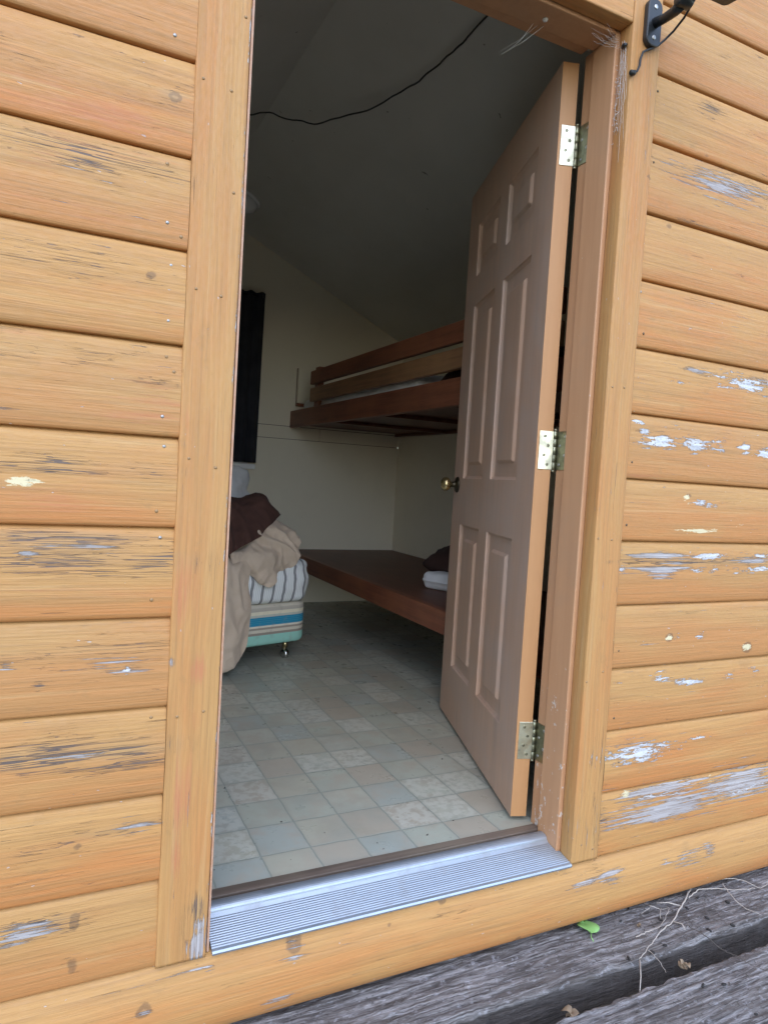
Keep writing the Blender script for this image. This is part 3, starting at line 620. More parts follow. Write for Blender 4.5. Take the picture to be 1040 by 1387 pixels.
# hinges
PIN = Vector((0.0, -DT - .0065))                 # in door space
for zc in (1.8335, 1.029, .2295):
    zc -= .015
    hg = MB(); hh = .0525
    for k in range(5):
        a = -hh + k * .021; hg.lathe([(.0048, a + .0004), (.0056, a + .0012), (.0056, a + .0198), (.0048, a + .0206)], (0, 0, 0), (0, 0, 1), 14)
    hg.lathe([(.003, hh), (.0055, hh + .001), (.005, hh + .005), (.002, hh + .0065)], (0, 0, 0), (0, 0, 1), 14)
    hg.lathe([(.002, -hh - .0065), (.005, -hh - .005), (.0055, -hh - .001), (.003, -hh)], (0, 0, 0), (0, 0, 1), 14)
    h = hg.build('hinge', M['hingedark'], door); h.location = (PIN.x, PIN.y, zc)
    def leafbox(x0, x1, y0, y1): 
        return MB().box(x0, x1, y0, y1, -.0520, .0520)
    l1 = leafbox(-.0026, -.0007, .0045, .0065 + DT - .007).build('leaf', M['hinge'], h, .001)
    # frame leaf: lies on the rebate of the fixed jamb, expressed in door space
    R = Matrix.Rotation(math.atan2(DV.y, DV.x), 4, 'Z'); base = Vector((.8662, .1904, .015))
    pw = base + R @ Vector((PIN.x, PIN.y, 0))
    l2m = MB().box(RAB - .0022 - pw.x, RAB - .0003 - pw.x, YS + .003 - pw.y, -.001, -.0520, .0520)
    Ri = R.inverted()
    l2m.v = [tuple((Ri.to_3x3() @ Vector(p))) for p in l2m.v]
    l2 = l2m.build('leaf', M['hingedark'], h, .0006)
    for i, (q, zz) in enumerate(((.030, .038), (.020, .013), (.030, -.013), (.020, -.038))):
        s_ = MB().lathe([(.0042, -.0005), (.0040, .0008), (.0015, .0002)], (-.0026, q - .001, zz), (-1, 0, 0), 12).build('screw', M['hingedark'], h)
        p = Vector((RAB - .0022 - pw.x, (YS + .172 + .004) / 2 - pw.y + (.008 if i % 2 else -.012), zz)); p = Ri.to_3x3() @ p; ax = Ri.to_3x3() @ Vector((-1, 0, 0))
        MB().lathe([(.0042, -.0005), (.0040, .0010), (.0015, .0004)], p, ax, 12).build('screw', M['nail'], h)

# ------------------------------------------------------------------ wall lamp and its lead
wl = thing('wall_lamp', 'black solar lamp on an arm at the upper corner of the door casing', 'lamp', (.972, 0, 2.068))
def rr_prism(w, h, y0, y1, r, n=6):
    pts = []
    for cx, cz, a0 in ((w / 2 - r, h / 2 - r, 0), (-w / 2 + r, h / 2 - r, 90), (-w / 2 + r, -h / 2 + r, 180), (w / 2 - r, -h / 2 + r, 270)):
        for k in range(n + 1): q = rad(a0 + 90 * k / n); pts.append((cx + r * math.cos(q), cz + r * math.sin(q)))
    return MB().prism(pts, y0, y1)
rr_prism(.046, .112, -.015, -.0003, .020).build('mounting_plate', M['black'], wl, .003)
for z in (.036, -.036): MB().lathe([(.006, -.001), (.0055, .001), (.002, .0014)], (0, -.015, z), (0, -1, 0), 14).build('screw', M['nail'], wl)
MB().tube([(.002, -.012, .000), (.004, -.040, -.004), (-.003, -.080, -.011), (-.008, -.100, -.010)], [.012, .011, .012, .014], 12).build('arm', M['black'], wl)
MB().lathe([(.013, -.019), (.016, -.016), (.016, .016), (.013, .019)], (-.008, -.108, -.006), (1, 0, 0), 16).build('pivot', M['black'], wl)
sp = rr_prism(.15, .16, -.007, .007, .012); sp.v = [(x, z, y) for x, y, z in sp.v]; sp = sp.build('solar_panel', M['black'], wl, .002); sp.location = (.030, -.205, .004); sp.rotation_euler = (rad(6), rad(-2), 0)
lead = MB().tube([(1.000, -.130, 2.105), (1.006, -.098, 2.083), (1.018, -.060, 2.068), (1.021, -.028, 2.056), (1.008, -.014, 2.038), (.991, -.009, 2.021), (.966, -.007, 2.006), (.950, -.006, 1.996), (.943, -.006, 1.978), (.942, -.006, 1.961), (.935, -.006, 1.946), (.924, -.006, 1.938)], .0028, 8)
lead.lathe([(.003, -.008), (.0062, -.006), (.0062, .006), (.003, .008)], (.921, -.006, 1.938), (1, 0, .2), 10)
tag(lead.build('lamp_cable', M['cable']), 'thin black cable looping from the wall lamp down the casing edge', 'cable')
cl = MB().tube([(.918, .030, 2.015), (.914, .022, 2.014), (.911, .012, 2.010)], [.005, .006, .004], 8)
tag(cl.build('cable_clip', M['black']), 'small dark clip on the inner edge of the casing under the lamp', 'clip')
# cobwebs
def catmull_pts(P, rg):
    out = []
    for i in range(13):
        f = i / 12; p = (P[0] * (1 - f) ** 2 + P[1] * 2 * f * (1 - f) + P[2] * f * f); out.append(p + Vector((rg.uniform(-1, 1), rg.uniform(-1, 1), rg.uniform(-1, 1))) * .0013)
    return out
wb = MB(); rg = random.Random(4)
for k in range(15):
    a = Vector((.9165 + rg.uniform(-.004, .002), .043 + rg.uniform(-.03, .0), 2.03 - rg.random() * .05)); b = a + Vector((rg.uniform(-.006, .006), rg.uniform(-.02, .012), -rg.uniform(.05, .26)))
    m_ = (a + b) / 2 + Vector((rg.uniform(-.006, .006), rg.uniform(-.008, .004), rg.uniform(-.01, .01))); wb.tube([tuple(p) for p in catmull_pts([a, m_, b], rg)], .00028, 4)
for k in range(12):
    a = Vector((.9165, .044, 2.045 - rg.random() * .03)); b = a + Vector((-rg.uniform(.01, .10), rg.uniform(-.03, .01), rg.uniform(-.01, .012))); wb.tube([tuple(p) for p in catmull_pts([a, (a + b) / 2 + Vector((0, 0, -.008)), b], rg)], .00025, 4)
for k in range(45):
    p = Vector((.9155 + rg.uniform(-.003, .002), .043 + rg.uniform(-.02, .0), 1.98 - rg.random() * .20)); q = Vector((rg.uniform(-1, 1), rg.uniform(-1, 1), rg.uniform(-1, 1))) * .003; wb.tube([p - q, p + q], .0006, 4)
tag(wb.build('cobweb', M['web']), 'dusty grey cobweb hanging in the hinge side top corner of the doorway', 'cobweb')
wb = MB(); P0 = Vector((.712, YS - .01, HZ - .004))
for k in range(3):
    b = Vector((.655 + rg.uniform(-.01, .012), YS + .05 + rg.uniform(-.02, .02), 2.004 + rg.uniform(-.012, .012))); a = P0 + Vector((rg.uniform(-.012, .03), rg.uniform(-.01, .01), 0))
    wb.tube([a, (a + b) / 2 + Vector((rg.uniform(-.004, .004), 0, rg.uniform(-.006, .002))), b], .00045, 4)
wb.lathe([(.001, -.004), (.006, -.002), (.007, .002), (.001, .005)], (.725, .09, HZ - .003), (0, 0, 1), 8)
tag(wb.build('cobweb', M['web']), 'wispy cobweb strand dangling from the middle of the head jamb', 'cobweb')

# ------------------------------------------------------------------ bunks
BX = 1.178
ub = thing('bunk_bed', 'upper red brown wooden bunk with two guard rails', 'bunk bed', (BX, 1, 1.245), 0, 'wooden bunks along the wall')
def sub(mb, t): 
    l = t.location; mb.v = [(x - l.x, y - l.y, z - l.z) for x, y, z in mb.v]; return mb
Y0 = .42
sub(MB().box(BX, BX + .038, Y0, BW - .006, 1.245, 1.361), ub).build('front_beam', M['bunk'], ub, .004)
sub(MB().box(BX + .0385, RW - .002, Y0, BW - .006, 1.268, 1.286), ub).build('platform', M['bunkdark'], ub)
for yy in (1.2, 1.9, 2.6): sub(MB().box(BX + .0385, RW - .04, yy, yy + .038, 1.246, 1.2675), ub).build('joist', M['bunkdark'], ub, .003)
sub(MB().box(RW - .039, RW - .001, Y0, BW - .006, 1.246, 1.2675), ub).build('ledger', M['bunkdark'], ub, .003)
sub(MB().box(BX, BX + .030, Y0 + .1, 2.968, 1.508, 1.594), ub).build('guard_rail', M['bunk'], ub, .004)
o = sub(MB().box(BX, BX + .030, Y0 + .1, 2.962, 1.397, 1.484), ub).build('guard_rail', M['bunklight'], ub, .004); o['label'] = 'lighter brown guard rail'
for yy in (2.895, .62): sub(MB().box(BX + .0305, BX + .068, yy, yy + .066, 1.287, 1.622), ub).build('rail_post', M['bunk'], ub, .003)
lb = thing('bunk_bed', 'lower red brown wooden bunk platform near the floor', 'bunk bed', (BX, 1, .30), 0, 'wooden bunks along the wall')
sub(MB().box(BX, BX + .038, Y0, BW - .006, .290, .3885), lb).build('front_beam', M['bunk'], lb, .004)
sub(MB().box(BX + .0385, RW - .002, Y0, BW - .006, .365, .3855), lb).build('platform', M['bunkdark'], lb)
sub(MB().box(RW - .039, RW - .001, Y0, BW - .006, .290, .3645), lb).build('ledger', M['bunkdark'], lb, .003)
wbk = thing('wall_block', 'cream painted board fixed to the gable wall at the end of the upper bunk rails', 'board', (1.26, BW, 1.42))
sub(MB().box(1.217, 1.307, BW - .030, BW - .0046, 1.4225, 1.661), wbk).build('board', M['wall'], wbk, .002)
sub(MB().box(1.2135, 1.3105, BW - .0045, BW - .0003, 1.4198, 1.6645), wbk).build('shadow_outline', M['bunkdark'], wbk)  # dark sheet added to draw a shadow gap round the board
sub(MB().box(1.212, 1.292, BW - .042, BW - .0003, 1.399, 1.4195), wbk).build('ledge', M['bunk'], wbk, .002)

# ------------------------------------------------------------------ soft things
def catmull(P, n):
    P = np.asarray(P, float); m = len(P); t = np.linspace(0, m - 1, n); i = np.clip(t.astype(int), 0, m - 2); f = (t - i)[:, None] if P.ndim == 2 else (t - i)[:, None, None]
    g_ = lambda k: P[np.clip(k, 0, m - 1)]
    a, b, c_, d = g_(i - 1), g_(i), g_(i + 1), g_(i + 2)
    return .5 * (2 * b + (c_ - a) * f + (2 * a - 5 * b + 4 * c_ - d) * f ** 2 + (3 * b - a - 3 * c_ + d) * f ** 3)
def patch(ctrl, nu, nv, fold=.01, fs=8.0, seed=0, fine=.003):
    C_ = np.asarray(ctrl, float); A = catmull(C_, nu); B = np.swapaxes(catmull(np.swapaxes(A, 0, 1), nv), 0, 1)
    du = np.gradient(B, axis=0); dv = np.gradient(B, axis=1); N = np.cross(du, dv); N /= np.linalg.norm(N, axis=2, keepdims=True) + 1e-9
    D = np.zeros(B.shape[:2])
    for i in range(nu):
        for k in range(nv):
            p = B[i, k] * fs; q = p * 2.7
            w_ = Vector((noise.noise((p[0] * .6, p[1] * .6, seed)), noise.noise((p[1] * .6, p[2] * .6, seed + 4)), 0)) * 1.3; D[i, k] = fold * (1 - 2.6 * abs(noise.noise((p[0] + seed + w_.x, p[1] + w_.y, p[2] * .5)))) + fold * .28 * (1 - 2.6 * abs(noise.noise((q[0] + w_.y * 2, q[1] + seed, q[2] * .7)))) + fine * noise.noise((q[0] * 1.6, q[1] * 1.6 + seed, q[2] * 1.6))
    return B + N * D[:, :, None]
def cloth(name, patches, mat, parent=None, thick=.0035):
    V, F, off = [], [], 0
    for p in patches:
        V.append(p.reshape(-1, 3)); F.append(grid_faces(p.shape[0], p.shape[1], off)); off += p.shape[0] * p.shape[1]
    o = np_mesh(name, np.concatenate(V), np.concatenate(F), mat, parent)
    s = o.modifiers.new('s', 'SOLIDIFY'); s.thickness = thick; s.offset = 0
    b = o.modifiers.new('d', 'SUBSURF'); b.levels = b.render_levels = 1
    return o
def pillow(name, c_, size, rot, mat, label=None, cat=None, seed=0, wr=.012, p=3.2):
    nu, nv = 40, 28; V = []
    for i in range(nu):
        a = 2 * math.pi * i / nu
        for k in range(nv):
            b = -math.pi / 2 + math.pi * k / (nv - 1)
            sg = lambda t, e: math.copysign(abs(t) ** e, t)
            x = sg(math.cos(b), 2 / p) * sg(math.cos(a), 2 / p); y_ = sg(math.cos(b), 2 / p) * sg(math.sin(a), 2 / p); z = sg(math.sin(b), .95)
            puff = (1 - .75 * max(abs(x), abs(y_)) ** 4)
            q = Vector((x * size[0], y_ * size[1], z * size[2] * max(.15, puff)))
            n_ = noise.noise((q.x * 9 + seed, q.y * 9, q.z * 9)) * wr + noise.noise((q.x * 26, q.y * 26 + seed, q.z * 26)) * wr * .45
            V.append(q * (1 + n_ / max(size[2], .05)))
    F = []
    for i in range(nu):
        for k in range(nv - 1):
            F.append((i * nv + k, ((i + 1) % nu) * nv + k, ((i + 1) % nu) * nv + k + 1, i * nv + k + 1))
    o = np_mesh(name, V, F, mat); o.location = c_; o.rotation_euler = rot
    bm_ = bmesh.new(); bm_.from_mesh(o.data); bmesh.ops.remove_doubles(bm_, verts=bm_.verts, dist=1e-4); bmesh.ops.recalc_face_normals(bm_, faces=bm_.faces); bm_.to_mesh(o.data); bm_.free()
    if label: tag(o, label, cat)
    return o
def soft_box(name, sx, sy, sz, r, mat, parent, puff=0., seed=0, wr=0.):
    """box with vertical corner radius r, rounded top and bottom, origin at base corner (max x, min y)"""
    pts = []
    for cx, cy_, a0 in ((-r, r, -90), (-r, sy - r, 0), (-sx + r, sy - r, 90), (-sx + r, r, 180)):
        for k in range(9): q = rad(a0 + 90 * k / 8); pts.append((cx + r * math.cos(q), cy_ + r * math.sin(q), (math.cos(q), math.sin(q))))
    # densify the straight runs
    dense = []
    for i in range(len(pts)):
        a, b = pts[i], pts[(i + 1) % len(pts)]; L_ = math.hypot(a[0] - b[0], a[1] - b[1]); n_ = max(1, int(L_ / .02))
        for k in range(n_): f = k / n_; dense.append((a[0] + (b[0] - a[0]) * f, a[1] + (b[1] - a[1]) * f, (a[2][0] + (b[2][0] - a[2][0]) * f, a[2][1] + (b[2][1] - a[2][1]) * f)))
    rows = []; er = min(.022 + puff, sz * .45)
    for k in range(6): q = rad(-90 + 18 * k); rows.append((-er + er * math.cos(q), er + er * math.sin(q)))
    for k in range(1, 8): rows.append((puff * .5 * math.sin(math.pi * k / 8), er + (sz - 2 * er) * k / 8))
    for k in range(6): q = rad(18 * k); rows.append((-er + er * math.cos(q), sz - er + er * math.sin(q)))
    V = []; n = len(dense)
    for d, z in rows:
        for x, y_, nn in dense:
            w = wr * noise.noise((x * 14 + seed, y_ * 14, z * 22)); V.append((x + nn[0] * (d + w), y_ + nn[1] * (d + w), z + w * .3))
    F = []
    for i in range(len(rows) - 1):
        for k in range(n): F.append((i * n + k, i * n + (k + 1) % n, (i + 1) * n + (k + 1) % n, (i + 1) * n + k))
    F += [tuple(range(n - 1, -1, -1)), tuple((len(rows) - 1) * n + k for k in range(n))]
    o = np_mesh(name, V, F, mat, parent); return o

BA = rad(16.0)
bed = thing('bed_base', 'striped teal and mint box bed base on a chrome castor', 'bed', (.880, 1.925, .090), BA)
soft_box('base_box', .92, 1.28, .200, .080, M['spring'], bed)
MB().box(-.86, -.055, .05, 1.2, .004, -.012).build('base_frame', M['dark'], bed)
def castor(px, py):
    MB().tube([(px + .006, py, .004), (px, py, -.042)], [.015, .011], 10).build('leg', M['knob'], bed)
    cs = MB().lathe([(.004, -.016), (.019, -.014), (.0228, -.007), (.0228, .007), (.019, .014), (.004, .016)], (px + .002, py - .004, -.067), (1, .3, 0), 20).build('castor', M['chrome'], bed)
    cs2 = MB().tube([(px, py, -.040), (px + .004, py + .012, -.050), (px + .004, py + .012, -.067)], .005, 8).build('castor_fork', M['chrome'], cs)
for px, py in ((-.105, .055), (-.80, .055), (-.105, 1.15), (-.80, 1.15)): castor(px, py)
mt = soft_box('mattress', .93, 1.29, .205, .085, M['ticking'], None, .018, 3, .010)
mt.location = (.887, 1.918, .291); mt.rotation_euler = (0, 0, BA); tag(mt, 'thin mattress in grey striped ticking on the bed base', 'mattress')

# beige blanket: long drape to the floor, a rolled edge and a crumpled pile on the mattress
drape = patch([
    [(.02, 2.20, .52), (.18, 2.2, .53), (.32, 2.2, .54), (.42, 2.2, .54), (.50, 2.15, .53)],
    [(.00, 1.80, .54), (.18, 1.86, .55), (.32, 1.88, .55), (.42, 1.92, .55), (.52, 1.95, .54)],
    [(.00, 1.63, .50), (.18, 1.69, .50), (.32, 1.73, .50), (.43, 1.76, .49), (.53, 1.80, .50)],
    [(.00, 1.60, .36), (.18, 1.64, .36), (.32, 1.68, .36), (.425, 1.71, .36), (.52, 1.775, .36)],
    [(.00, 1.58, .20), (.18, 1.62, .20), (.32, 1.66, .20), (.43, 1.69, .19), (.515, 1.755, .20)],
    [(.00, 1.57, .08), (.18, 1.61, .07), (.32, 1.655, .05), (.42, 1.685, .075), (.495, 1.74, .10)],
    [(.00, 1.565, .03), (.18, 1.61, .02), (.32, 1.65, .012), (.40, 1.68, .03), (.465, 1.725, .07)]], 100, 80, .018, 6.5, 2)
pile = patch([
    [(.36, 2.35, .52), (.48, 2.38, .52), (.60, 2.4, .52), (.72, 2.38, .51), (.82, 2.35, .505)],
    [(.38, 2.15, .56), (.48, 2.18, .62), (.60, 2.16, .66), (.72, 2.16, .645), (.835, 2.15, .53)],
    [(.40, 1.99, .58), (.48, 2.00, .62), (.58, 2.0, .68), (.70, 2.00, .675), (.825, 2.02, .58)],
    [(.42, 1.84, .565), (.48, 1.86, .57), (.57, 1.885, .625), (.69, 1.91, .645), (.80, 1.93, .57)],
    [(.43, 1.80, .515), (.50, 1.80, .505), (.59, 1.815, .52), (.68, 1.85, .56), (.785, 1.885, .51)],
    [(.44, 1.785, .485), (.51, 1.805, .47), (.605, 1.81, .43), (.68, 1.835, .49), (.765, 1.875, .475)],
    [(.45, 1.80, .475), (.52, 1.81, .455), (.625, 1.815, .385), (.665, 1.835, .44), (.75, 1.88, .465)]], 110, 110, .023, 7.5, 5, .004)
mbt = MB(); mbt.tube([(.34, 1.71, .470), (.42, 1.745, .478), (.48, 1.775, .498), (.55, 1.81, .535), (.60, 1.84, .575)], [.030, .036, .034, .036, .022], 16)
o = cloth('blanket', [drape, pile], M['beige'])
tag(o, 'beige fleece blanket heaped on the mattress corner and hanging to the floor', 'blanket')
bb = patch([
    [(.26, 2.45, .54), (.40, 2.45, .60), (.55, 2.42, .62), (.66, 2.38, .60), (.74, 2.3, .58)],
    [(.28, 2.20, .66), (.40, 2.20, .755), (.54, 2.18, .75), (.66, 2.16, .775), (.735, 2.14, .68)],
    [(.30, 2.05, .72), (.40, 2.03, .785), (.51, 2.02, .765), (.62, 2.00, .785), (.705, 1.99, .70)],
    [(.32, 1.90, .66), (.40, 1.90, .715), (.50, 1.89, .70), (.60, 1.90, .705), (.655, 1.92, .675)],
    [(.33, 1.78, .56), (.40, 1.80, .62), (.47, 1.82, .62), (.545, 1.84, .635), (.61, 1.87, .645)],
    [(.33, 1.735, .49), (.39, 1.755, .525), (.44, 1.78, .55), (.51, 1.81, .585), (.59, 1.85, .62)]], 70, 70, .018, 7, 11, .004)
tag(cloth('blanket', [bb], M['brown']), 'dark brown blanket bunched on top of the beige one', 'blanket')
pillow('pillow', (.555, 2.60, .755), (.19, .24, .075), (rad(68), rad(14), rad(16)), M['white'], 'crumpled white pillow standing behind the dark brown blanket', 'pillow', 3, .03)
o = soft_box('mattress', .788, 1.70, .152, .06, M['white'], None, .02, 5, .02); o.location = (RW - .02, 1.56, 1.2875); tag(o, 'white covered mattress on the upper bunk behind its rails', 'mattress')
dk = patch([[(1.26, .62, 1.295), (1.26, .9, 1.31), (1.26, 1.3, 1.30), (1.27, 1.54, 1.292)], [(1.27, .62, 1.38), (1.27, .9, 1.43), (1.28, 1.3, 1.42), (1.28, 1.5, 1.36)], [(1.42, .65, 1.42), (1.45, .9, 1.47), (1.45, 1.3, 1.46), (1.42, 1.5, 1.38)], [(1.8, .62, 1.40), (1.8, .9, 1.42), (1.8, 1.3, 1.41), (1.8, 1.5, 1.34)], [(1.9, .62, 1.295), (1.9, .9, 1.295), (1.9, 1.3, 1.295), (1.9, 1.5, 1.295)]], 40, 40, .015, 7, 3)
tag(cloth('blanket', [dk], M['darkcloth']), 'black blanket heaped on the upper bunk beside the door', 'blanket')
o = soft_box('towel', .34, .15, .086, .040, M['white'], None, .012, 8, .014); o.location = (1.540, 1.395, .3865); o.rotation_euler = (0, 0, rad(-62)); tag(o, 'small rolled white towel lying on the lower bunk', 'towel')
pillow('blanket', (1.655, 1.665, .490), (.27, .150, .115), (0, rad(2), rad(-62)), M['darkcloth'], 'rolled dark brown blanket behind the white towel on the lower bunk', 'blanket', 21, .02, 2.6)

# window behind the curtain: only its white sill shows
wd = thing('window', 'white window sill and frame showing under the black curtain', 'window', (.40, BW, .97))
wbx = lambda x0, x1, y0, y1, z0, z1: sub(MB().box(x0, x1, y0, y1, z0, z1), wd)
wbx(-.20, .935, BW - .052, BW - .001, .938, .974).build('sill', M['lamp'], wd, .004)
for x0, x1, z0, z1 in ((-.15, -.09, .975, 2.05), (.83, .89, .975, 2.05), (-.089, .829, 1.99, 2.05), (-.089, .829, .975, 1.02)): wbx(x0, x1, BW - .016, BW - .001, z0, z1).build('frame', M['lamp'], wd, .002)
wbx(-.0885, .8285, BW - .006, BW - .002, 1.0205, 1.9895).build('pane', M['black'], wd)
# curtain on a rod
ct = thing('curtain', 'black gathered curtain hanging on the cream gable wall', 'curtain', (.70, 3.31, 0))
nx, nz = 190, 40; V = []
for i in range(nx):
    x = -.20 + (.948 + .20) * i / (nx - 1)
    for k in range(nz):
        z = .982 + 1.146 * k / (nz - 1); top = min(1, (2.128 - z) / .05)
        V.append((x - .70 - .006 * (1 - k / nz) * (i / nx), (.012 + .008 * (1 - k / nz)) * math.sin(x * 82 + .8 * math.sin(x * 13)) * (.35 + .65 * top) + .004 * noise.noise((x * 20, z * 2, 4)), z + .006 * math.sin(x * 82 + 1) * (k == nz - 1)))
o = np_mesh('curtain_cloth', V, grid_faces(nx, nz, 0, True), M['curtain'], ct); s = o.modifiers.new('s', 'SOLIDIFY'); s.thickness = .003
MB().tube([(-.93, 0, 2.105), (.235, 0, 2.105)], .008, 10).build('curtain_rod', M['black'], ct)

# ceiling lamp and the loose cable
lx, ly = .705, 2.905
cl_ = thing('ceiling_lamp', 'small white round lamp on the sloping ceiling', 'lamp', (lx, ly, ceil_z(lx)))
nrm = Vector((-SL, 0, -1)).normalized()
MB().lathe([(.080, .0), (.080, .012), (.070, .018)], (0, 0, 0), nrm, 26).build('lamp_base', M['lamp'], cl_)
MB().lathe([(.070, .016), (.069, .040), (.060, .066), (.034, .084), (.003, .090)], (0, 0, 0), nrm, 26).build('lamp_dome', M['lamp'], cl_)
cp = [(.18, 1.93, .003), (.33, 1.92, .03), (.445, 1.895, .04), (.53, 1.876, .055), (.612, 1.856, .06), (.66, 1.80, .055), (.713, 1.731, .06), (.775, 1.57, .05), (.831, 1.416, .05), (.87, 1.25, .04), (.895, 1.08, .04), (.91, .95, .03), (.916, .825, .03), (.918, .72, .02), (.92, .5, .02), (.92, .2, .004)]
CP = np.array([(x, y_, ceil_z(x) - d) for x, y_, d in cp]); CP = catmull(CP, 90)
for i in range(90): CP[i, 2] += .006 * noise.noise((i * .35, 2, 3)); CP[i, 0] += .006 * noise.noise((i * .35, 9, 3))
tag(MB().tube([tuple(p) for p in CP], .0034, 7).build('ceiling_cable', M['cable']), 'thin black cable sagging loosely below the ceiling', 'cable')
cb = MB(); rg = random.Random(12)
# ------------------------------------------------------------------ deck
def deck_plank(x0, x1, y0, y1, ztop, thick, seed, label):
    nx_, ny_ = int((x1 - x0) / .006), int((y1 - y0) / .0045); xs = np.linspace(x0, x1, nx_); V, gr, sd = [], [], []
    sec = [(0, -thick), (0, -thick * .5), (0, -.020), (0, -.010), (.001, -.004), (.005, -.001)] + [(s, 0) for s in np.linspace(.010, (y1 - y0) - .010, ny_)] + [(y1 - y0 - .004, -.002), (y1 - y0, -.012), (y1 - y0, -thick * .5), (y1 - y0, -thick)]
    for x in xs:
        wav = .006 * noise.noise((x * 1.3, seed, 0))
        for s, z in sec:
            yy = y0 + s; e = min(s, y1 - y0 - s)
            rag = noise.noise((x * 24, seed * 3 + (0 if s < .08 else 9), z * 30)) + .6 * noise.noise((x * 70, seed * 3 + (0 if s < .08 else 9), z * 60))
            dy = rag * .007 * (1 if s < (y1 - y0) / 2 else -1) * max(0, 1 - e / .02)
            gz = noise.noise((x * 3.5 + seed, yy * 75, 5)); gz2 = noise.noise((x * 11, yy * 190 + seed, 7)); gz3 = noise.noise((x * 5, yy * 9, seed))
            gz4 = noise.noise((x * 42, yy * 90, seed + 3)); dz = (-.0055 * abs(gz) + .0022 * gz2 + .004 * gz3 + .0018 * gz4) if z > -.02 else 0
            dz -= max(0, 1 - e / .010) * .003 * (1 + rag)
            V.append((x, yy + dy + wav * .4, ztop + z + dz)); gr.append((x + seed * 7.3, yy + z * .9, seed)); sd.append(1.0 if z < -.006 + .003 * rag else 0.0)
    m = len(sec)
    F = list(map(tuple, grid_faces(len(xs), m, 0))) + [tuple(range(m)), tuple((len(xs) - 1) * m + k for k in range(m - 1, -1, -1))]
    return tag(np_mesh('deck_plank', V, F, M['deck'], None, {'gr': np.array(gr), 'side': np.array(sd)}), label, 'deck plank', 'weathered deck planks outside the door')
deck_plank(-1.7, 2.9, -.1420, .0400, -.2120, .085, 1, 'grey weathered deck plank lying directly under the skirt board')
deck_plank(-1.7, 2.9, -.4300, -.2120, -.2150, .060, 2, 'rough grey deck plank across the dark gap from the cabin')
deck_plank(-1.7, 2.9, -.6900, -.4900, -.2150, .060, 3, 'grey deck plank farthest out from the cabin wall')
js = MB().box(-1.6, -1.5, -.72, .0, -.36, -.2755).box(.40, .50, -.72, .0, -.36, -.2755).box(2.3, 2.4, -.72, .0, -.36, -.2755)

# leaf, twigs and droppings
lf = MB(); n = 12; up = []; 
for i in range(n + 1):
    s = i / n; w = .0145 * math.sin(math.pi * min(1, s ** .75)) ** .8 + .0004
    for k in (-1, -.5, 0, .5, 1): up.append(((s - .5) * .042, k * w, .004 * abs(k) + .003 * math.sin(s * 5 + k)))
lf.add(up, [(i * 5 + k, i * 5 + k + 1, i * 5 + k + 6, i * 5 + k + 5) for i in range(n) for k in range(4)], True)
lf.tube([(-.021, 0, .001), (-.032, .002, .0), (-.042, .001, -.002)], .0007, 5)
o = lf.build('leaf', M['leaf']); s = o.modifiers.new('s', 'SOLIDIFY'); s.thickness = .0005
o.location = (.985, -.006, -.2060); o.rotation_euler = (rad(8), rad(-4), rad(70)); o.scale = (1.15, 2.0, 1.2); tag(o, 'fresh green leaf lying on the deck plank near the skirt board', 'leaf')
def twig(pts, r, mat, label, zl=.0045, name='twig', side=()):
    P = np.array([(x, y_, -.2120 + zl + .004 * (i % 2)) for i, (x, y_) in enumerate(pts)]); P = catmull(P, len(P) * 5)
    for i in range(len(P)): r_ = r; P[i, 0] += .0036 * noise.noise((i * .9, r * 999, 1)); P[i, 1] += .0036 * noise.noise((i * .9, r * 999, 5))
    m = MB(); m.tube([tuple(p) for p in P], [r * .62 * (1 - .6 * i / len(P)) for i in range(len(P))], 7)
    for sp_ in side: m.tube([(x, y_, -.2120 + z) for x, y_, z in sp_], [r * .6, r * .4, r * .25][:len(sp_)], 5)
    return tag(m.build(name, mat), label, 'twig', 'dry twigs on the deck')
twig([(1.412, .028), (1.311, -.027), (1.222, -.071), (1.163, -.091), (1.093, -.118), (1.02, -.151)], .0036, M['twig'], 'longest pale twig lying slantwise over the first deck plank', .006, side=(((1.222, -.071, .006), (1.232, -.092, .010), (1.226, -.108, .006)), ((1.30, -.03, .006), (1.27, -.012, .012), (1.24, .0, .010)), ((1.02, -.151, .006), (.985, -.188, .0), (.955, -.215, -.012))))
twig([(1.348, -.015), (1.405, -.001), (1.436, -.002), (1.466, -.018), (1.517, -.037), (1.572, -.054)], .0026, M['twig'], 'pale twig running right from the long slanting one', .010)
twig([(1.40, .018), (1.506, .014), (1.559, .007), (1.579, -.023), (1.596, -.056), (1.644, -.047)], .0028, M['twig'], 'pale twig curving close along the skirt board', .010)
twig([(1.509, .002), (1.478, -.048), (1.464, -.096), (1.475, -.142)], .0026, M['twig'], 'pale curved twig bending towards the gap between the planks', .008)
twig([(1.24, -.107), (1.246, -.151), (1.245, -.199), (1.254, -.237), (1.266, -.271), (1.281, -.302)], .0022, M['twigdark'], 'thin dark twig bridging the gap between the two planks', .010)
twig([(1.077, -.083), (1.125, -.081), (1.178, -.071), (1.258, -.029)], .0022, M['twig'], 'short crooked pale twig left of the long slanting one', .006)
twig([(1.21, .017), (1.214, -.004), (1.234, -.02), (1.255, -.028)], .0020, M['twig'], 'tiny pale twig close below the skirt board', .006, side=(((1.214, -.004, .006), (1.19, -.012, .010), (1.165, -.016, .006)), ((1.234, -.02, .006), (1.215, -.035, .009), (1.20, -.05, .006))))
twig([(1.07, -.130), (1.062, -.168), (1.050, -.205)], .0016, M['twig'], 'fine straw poking over the edge of the first plank', .004)
